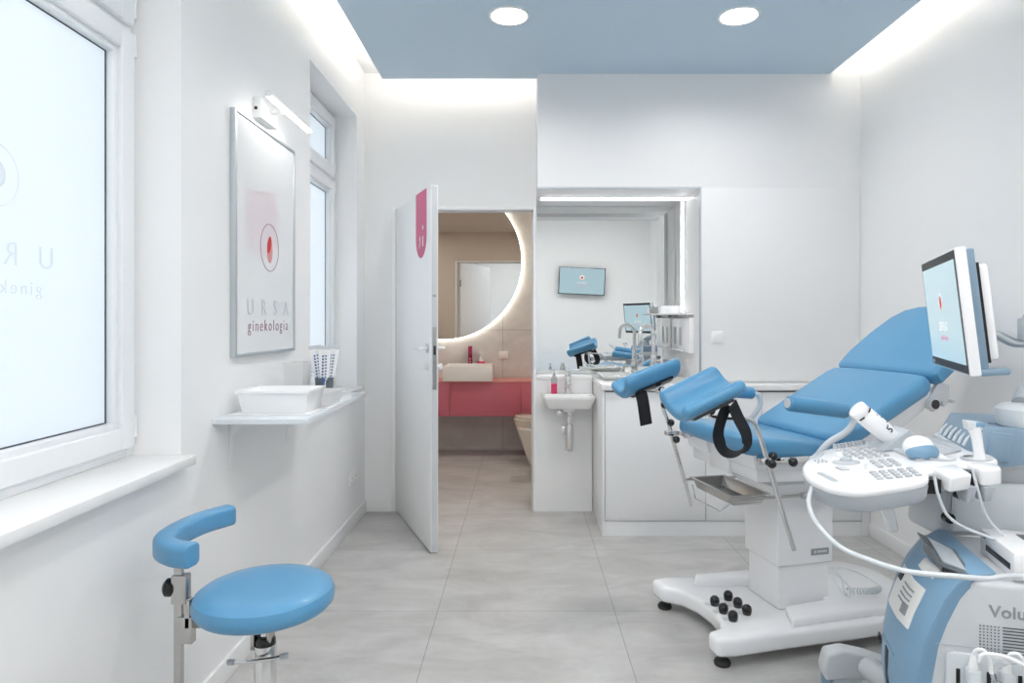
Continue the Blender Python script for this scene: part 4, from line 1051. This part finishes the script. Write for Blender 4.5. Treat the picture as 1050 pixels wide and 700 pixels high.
# blue-grey hull behind the deck, carrying the monitor arm
A = [(1.305, 2.10), (1.275, 1.98), (1.240, 1.86), (1.238, 1.81), (1.275, 1.795), (1.45, 1.80), (1.75, 1.84), (1.75, 2.10)]
B = [(1.355, 2.11), (1.348, 2.03), (1.292, 1.90), (1.262, 1.825), (1.290, 1.805), (1.46, 1.81), (1.75, 1.85), (1.75, 2.11)]
zb = [.948, .946, .940, .925, .905, .925, .955, .955]; zt = [1.017, 1.019, 1.012, 1.015, 1.017, 1.013, 1.008, 1.0]
m = MB(); m.hexa([(x, y, z) for (x, y), z in zip(A, zb)], [(x, y, z) for (x, y), z in zip(B, zt)])
HU = m.build('console_hull', gbplas, US, bevel=.007, seg=2, bang=20)
m = MB(); m.hexa([(1.26, 1.84, .885), (1.45, 1.84, .90), (1.75, 1.87, .92), (1.75, 2.08, .92), (1.30, 2.08, .90)], [(1.245, 1.81, .93), (1.45, 1.81, .945), (1.75, 1.845, .965), (1.75, 2.10, .965), (1.29, 2.10, .955)])
m.build('hull_underside', wtube, US, bevel=.01, seg=2)
MB().hexa([(1.252, 1.792, .930), (1.308, 1.788, .925), (1.308, 1.81, .925), (1.255, 1.81, .930)], [(1.278, 1.793, 1.006), (1.330, 1.795, 1.000), (1.330, 1.815, 1.0), (1.278, 1.815, 1.006)]).build('speaker_cover', gbplas, HU, bevel=.004, seg=2)
for q in range(6):
    f = q / 5
    p0 = Vector((1.302 - .052 * f, 2.075 - .19 * f, .953)); p1 = p0 + Vector((.028, .006, .030))
    MB().tube([p0, (p0 + p1) / 2 + Vector((-.002, 0, .002)), p1], .005, 8, smooth=False).build('hull_ridge', wtube, HU)
MB().box(1.32, 1.70, 1.88, 1.885, 1.010, 1.019).build('hull_seam', gbplas, HU)
# arm base and arm to the monitor
MB().lathe([(.06, 1.015), (.066, 1.03), (.066, 1.062), (.05, 1.075), (0, 1.078)], (1.40, 1.86, 0), 36).build('arm_base', wtube, US)
MB().tube([(1.41, 1.87, 1.07), (1.45, 1.90, 1.10), (1.56, 1.95, 1.13), (1.66, 2.0, 1.14)], .030, 14).build('lower_arm', gplas, US)
MB().tube([(1.66, 2.0, 1.14), (1.70, 2.02, 1.18), (1.66, 2.03, 1.24), (1.60, 2.04, 1.27)], .022, 14).build('lower_arm', gplas, US)
MB().cyl((1.57, 2.06, 1.225), (1.57, 2.06, 1.315), .030, n=24).build('arm_joint', gplas, US, bevel=.004)
MB().tube([(1.57, 2.06, 1.24), (1.52, 2.06, 1.24), (1.48, 2.07, 1.262), (1.44, 2.07, 1.268), (1.32, 2.09, 1.270)], .014, 12).build('monitor_arm', alum, US)
MB().tube([(1.54, 2.04, 1.25), (1.53, 2.03, 1.30), (1.56, 2.03, 1.345), (1.62, 2.05, 1.355), (1.70, 2.08, 1.35)], .010, 12).build('arm_cable', gplas, US)
# monitor
TL = W(1.386, 2.31, 1.507); TR = W(1.163, 1.79, 1.507); BR = W(1.203, 1.79, 1.157); BL = W(1.427, 2.31, 1.157)
ctr = (TL + TR + BR + BL) / 4; ex = (TR - TL).normalized(); eu = ((TL + TR) - (BL + BR)).normalized()
MM = frame_matrix(ctr, ex, eu)      # local z = ex x eu points out of the screen
mw, mh = (TR - TL).length / 2, .176
sgn = 1 if (MM.to_3x3() @ Vector((0, 0, 1))).x < 0 else -1
def mbox(x0, x1, y0, y1, z0, z1): return MB().box(x0, x1, y0, y1, *sorted((z0 * sgn, z1 * sgn))).xf(MM)
MO = mbox(-mw, mw, -mh, mh, -.028, .0).build('monitor_frame', W_, US, bevel=.006, seg=3)
mbox(-mw + .006, mw - .006, -mh + .006, mh - .006, .0, .0012).build('monitor_bezel', dark, MO)
mbox(-mw + .018, mw - .018, -mh + .030, mh - .030, .0012, .0022).build('monitor_screen', scr, MO, smooth=False)
mbox(-mw + .03, mw - .045, -mh + .008, mh - .004, -.055, -.028).build('monitor_back', gbplas, MO, bevel=.006, seg=3)
mbox(-mw + .04, mw - .06, -mh + .035, mh - .05, -.085, -.055).build('monitor_back_cover', W_, MO, bevel=.010, seg=3)
mbox(-mw + .035, mw - .052, -mh + .03, mh - .045, -.062, -.054).build('back_gap', dark, MO)
mbox(mw - .075, mw - .03, -mh - .004, -mh + .014, -.10, -.03).build('monitor_grip', gbplas, MO, bevel=.006, seg=2)
mbox(-mw + .022, -mw + .05, -mh + .010, -mh + .020, .0012, .002).build('maker_mark', keym, MO)
def mring(r0, r1, x, y, m_, n=32): 
    return MB().ring(r0, r1, .0022 * sgn, .0030 * sgn, (x, y, 0), 'z', n).xf(MM).build('screen_logo', m_, MO)
mring(.024, .026, .0, .035, scrw); 
MB().prism([(.0 + .015 * cos(a), .030 + .022 * sin(a)) for a in [2 * pi * k / 20 for k in range(20)]], *sorted((.0022 * sgn, .0030 * sgn))).xf(MM).build('screen_logo', scrr, MO)
MB().prism([(.0 + .007 * cos(a), .030 + .012 * sin(a)) for a in [2 * pi * k / 16 for k in range(16)]], *sorted((.0031 * sgn, .0036 * sgn))).xf(MM).build('screen_logo', redm, MO)
TXM = MM @ (Matrix.Identity(4) if sgn > 0 else Matrix.Rotation(pi, 4, 'Y'))
text('URSA', 'screen_lettering', .040, scrw, MO, TXM @ Matrix.Translation((0, -.055, .0030)), spacing=1.5, depth=.0003)
text('ginekologia', 'screen_lettering', .022, scrp, MO, TXM @ Matrix.Translation((0, -.083, .0030)), spacing=1.1, depth=.0003)
# under-console bracket and handle
MB().prism([(.845, .848), (.965, .868), (.955, .85), (.90, .835), (.88, .828)], 1.70, 1.76, 'y').build('console_bracket', gplas, US, bevel=.003)
MB().hexa([(.985, 1.79, .735), (1.015, 1.79, .735), (1.02, 1.81, .745), (.99, 1.81, .745)], [(.94, 1.78, .86), (.985, 1.78, .86), (.985, 1.82, .86), (.94, 1.82, .86)]).build('height_lever', W_, US, bevel=.008, seg=3)
MB().box(1.0, 1.25, 1.80, 2.0, .845, .875).build('console_slide', gplas, US, bevel=.004)
# casters
def caster(a, l_, yaw):
    M = UM @ Matrix.Translation((a, l_, 0)) @ Matrix.Rotation(yaw, 4, 'Z')
    c_ = MB().prism([(-.10, .135), (-.085, .19), (-.03, .205), (.05, .19), (.13, .165), (.13, .11), (-.03, .11), (-.09, .10)], -.035, .035, 'y').xf(M).build('caster_cover', lgplas, US, bevel=.010, seg=3)
    for s in (-1, 1):
        MB().cyl((-.02, s * .012, .062), (-.02, s * .032, .062), .062, n=36).cyl((-.02, s * .030, .062), (-.02, s * .036, .062), .045, n=36).xf(M).build('wheel', gplas, c_, bevel=.004)
    MB().box(-.09, -.06, -.03, .03, .02, .11).xf(M).build('brake', gbplas, c_, bevel=.003)
caster(-.025, .70, .15); caster(.0, -.25, .0); caster(.62, .58, 0); caster(.62, -.22, 0)
for a, b in (((.10, .30), (.02, .66)), ((.10, .06), (.05, -.22)), ((.58, .30), (.60, .55)), ((.58, .05), (.60, -.20))):
    MB().tube([UM @ Vector((*a, .20)), UM @ Vector(((a[0] + b[0]) / 2, (a[1] + b[1]) / 2, .185)), UM @ Vector((*b, .160))], .034, 12).build('caster_leg', lgplas, US)

# ---- things on the machine
pr = thing('ultrasound_printer', 'small white printer with a black slot on top of the ultrasound trolley', 'printer', UM @ Vector((.245, .105, .712)), TM)
MB().box(-.065, .20, -.095, .10, 0, .062).build('case', wplas, pr, bevel=.004)
MB().box(-.0665, -.0645, -.075, .06, .018, .032).build('slot', black, pr)
MB().box(-.0665, -.0645, .065, .08, .045, .052).build('power_button', black, pr)
MB().box(-.0, .16, -.03, .06, .0615, .0640).build('top_window', black, pr)
gb = thing('gel_bottle', 'white cylinder with black marks leaning in a grey cradle on the console', 'bottle', (0, 0, 0))
g0 = Vector((1.105, 1.985, .955)); g1 = Vector((.995, 1.985, 1.045)); gd = (g1 - g0).normalized()
MB().cyl(g0, g0 + gd * .118, .029, n=32).build('body', wplas, gb, bevel=.003)
MB().cyl(g0 + gd * .122, g0 + gd * .142, .0285, n=32).cyl(g0 + gd * .117, g0 + gd * .123, .025, n=32).build('cap', wplas, gb, bevel=.005)
MGB = frame_matrix(g0, gd, Vector((0, -1, 0)))
ringm = MB()
for a0, a1 in ((-.95, -.35), (.30, .95)):
    pts_ = []
    for k in range(9):
        a = a0 + (a1 - a0) * k / 8; pts_.append(MGB @ Vector((.1195, .0297 * cos(a), .0297 * sin(a))))
    ringm.tube(pts_, .0022, 6, smooth=False)
ringm.build('black_band', black, gb)
al = .35; rad_ = Vector((0, cos(al), sin(al))); tan_ = Vector((0, -sin(al), cos(al)))
text('5', 'printing', .030, dark, gb, frame_matrix(MGB @ (Vector((.030, 0, 0)) + rad_ * .0292), MGB.to_3x3() @ tan_, MGB.to_3x3() @ Vector((1, 0, 0))) , depth=.0015, mirror=False)
dots = MB()
for p in ((.075, .016), (.092, .020), (.055, .018), (.050, .024), (.030, .012)): dots.sphere(MGB @ Vector((p[0], p[1], sqrt(max(0, .0290 ** 2 - p[1] ** 2)))), .0018, seg=8)
dots.build('printing', dark, gb)
MB().hexa([(1.05, 1.935, .927), (1.165, 1.935, .938), (1.165, 2.03, .938), (1.05, 2.03, .927)], [(1.085, 1.94, .955), (1.13, 1.94, .99), (1.13, 2.025, .99), (1.085, 2.025, .955)]).build('bottle_cradle', gplas, US, bevel=.003)
cpb = thing('convex_probe', 'white and blue dome-shaped probe lying in the near side of the console', 'ultrasound probe', ondeck(1.095, 1.84, .010), .25)
MB().sphere((0, 0, .018), .034, (1.35, 1.0, .95), 24).build('dome', wplas, cpb)
MB().sphere((0, -.012, .008), .0345, (1.36, 1.0, .75), 24).build('blue_band', fascia, cpb)
MB().cyl((.03, -.01, .0), (.06, -.05, -.02), .012).build('neck', wplas, cpb)
vp = thing('upright_probe', 'white probe with blue tip standing upright in the console holder', 'ultrasound probe', (1.205, 1.765, .955)); vp.scale = (.85, .85, .72)
MB().tube([(.012, 0, -.035), (.008, 0, .0), (.0, 0, .06), (-.010, 0, .10)], lambda t: .020 - .005 * sin(pi * t), 18).build('handle', wplas, vp)
MB().hexa([(-.033, -.016, .088), (.016, -.016, .088), (.016, .016, .088), (-.033, .016, .088)], [(-.040, -.014, .125), (.004, -.014, .118), (.004, .014, .118), (-.040, .014, .125)]).build('tip', wtube, vp, bevel=.006, seg=3)
MB().box(-.012, .018, -.017, .017, .098, .117).build('blue_cap', fascia, vp, bevel=.004)
cbs = [('probe_cable', 'thick white cable hanging in a wide loop from the left end of the console', [(.757, 1.74, .872), (.735, 1.71, .84), (.728, 1.65, .806), (.737, 1.55, .782), (.768, 1.48, .776), (.821, 1.42, .772), (.90, 1.38, .777), (.965, 1.38, .772), (1.05, 1.42, .762), (1.2, 1.43, .75), (1.5, 1.45, .74)], .0058),
       ('probe_cable', 'thin grey cable falling from the domed probe at the console edge', [(1.025, 1.655, .92), (1.03, 1.645, .87), (1.055, 1.64, .82), (1.12, 1.63, .785), (1.25, 1.62, .755), (1.6, 1.60, .735)], .0036),
       ('probe_cable', 'thin white cable falling from the upright probe to the lower right', [(1.13, 1.67, .935), (1.135, 1.655, .88), (1.155, 1.655, .82), (1.195, 1.65, .775), (1.26, 1.64, .745), (1.5, 1.63, .735)], .0036)]
for n_, l_, p_, r_ in cbs: tag(MB().tube(p_, r_, 10, sub=8).build(n_, wtube), l_, 'cable')
# probes hanging in the rack on the near side, one wrapped in a clear bag
for k, (a, lab) in enumerate(((.083, 'pale probe hanging leftmost in the side rack of the ultrasound trolley'), (.150, 'pale probe with white collar hanging in the middle of the side rack'), (.215, 'pale probe at the right edge of the picture in the side rack'))):
    r = thing('hanging_probe', lab, 'ultrasound probe', UM @ Vector((a, -.032, .40)), TM, 'probes in the side rack')
    MB().hexa([(-.020, -.018, -.10), (.020, -.018, -.10), (.020, .016, -.10), (-.020, .016, -.10)], [(-.014, -.014, .12), (.014, -.014, .12), (.014, .014, .12), (-.014, .014, .12)]).build('handle', wtube, r, bevel=.007, seg=3)
    MB().cyl((0, 0, .118), (0, 0, .150), .011, .006).build('collar', wplas, r)
    MB().ring(.0035, .0055, -.0195, -.0185, (0, 0, .03), 'y', 20).build('mark', gplas, r)
    MB().tube([(0, 0, .148), (.005, -.004, .162), (.018, -.008, .165), (.027, -.016, .150), (.029, -.020, .12)], .0045, 8).build('cable', wplas, r)
tag(MB().tube([UM @ Vector(p) for p in ((.083, -.06, .548), (.095, -.062, .567), (.14, -.062, .565), (.19, -.064, .545), (.26, -.064, .53))], .0045, 8).build('probe_cable', wplas), 'white cable arching over the probes in the side rack', 'cable')
bag = MB()
bag.tube([UM @ Vector(p) for p in ((.12, -.045, .50), (.118, -.05, .53), (.15, -.05, .552), (.22, -.05, .555), (.28, -.05, .54), (.28, -.05, .51), (.22, -.05, .500), (.15, -.05, .495), (.12, -.045, .50))], .006, 8)
tag(bag.build('cable_loop', clear), 'clear tubing loop lying over the probes in the side rack', 'cable')

# ------------------------------------------------------------------ camera, world, view
cam = bpy.data.cameras.new('camera'); co = bpy.data.objects.new('camera', cam); COL.objects.link(co)
co.location = (0, 0, 1.31); co.rotation_euler = (pi / 2, 0, 0)
cam.sensor_width = 36; cam.sensor_fit = 'HORIZONTAL'; cam.lens = 680 / 1050 * 36
cam.shift_x = -12 / 1050; cam.shift_y = -22 / 1050; cam.clip_start = .02
SC.camera = co
wd = bpy.data.worlds.new('world'); SC.world = wd; wd.use_nodes = True
wd.node_tree.nodes['Background'].inputs[0].default_value = (.90, .95, 1, 1); wd.node_tree.nodes['Background'].inputs[1].default_value = .60
vs = SC.view_settings; vs.view_transform = 'Standard'; vs.look = 'None'; vs.gamma = 1; vs.use_curve_mapping = False
vs.exposure = 1.12
SC.cycles.max_bounces = 10; SC.cycles.diffuse_bounces = 8; SC.cycles.glossy_bounces = 5; SC.cycles.transmission_bounces = 6
SC.cycles.use_denoising = True
SC.cycles.sample_clamp_indirect = 4
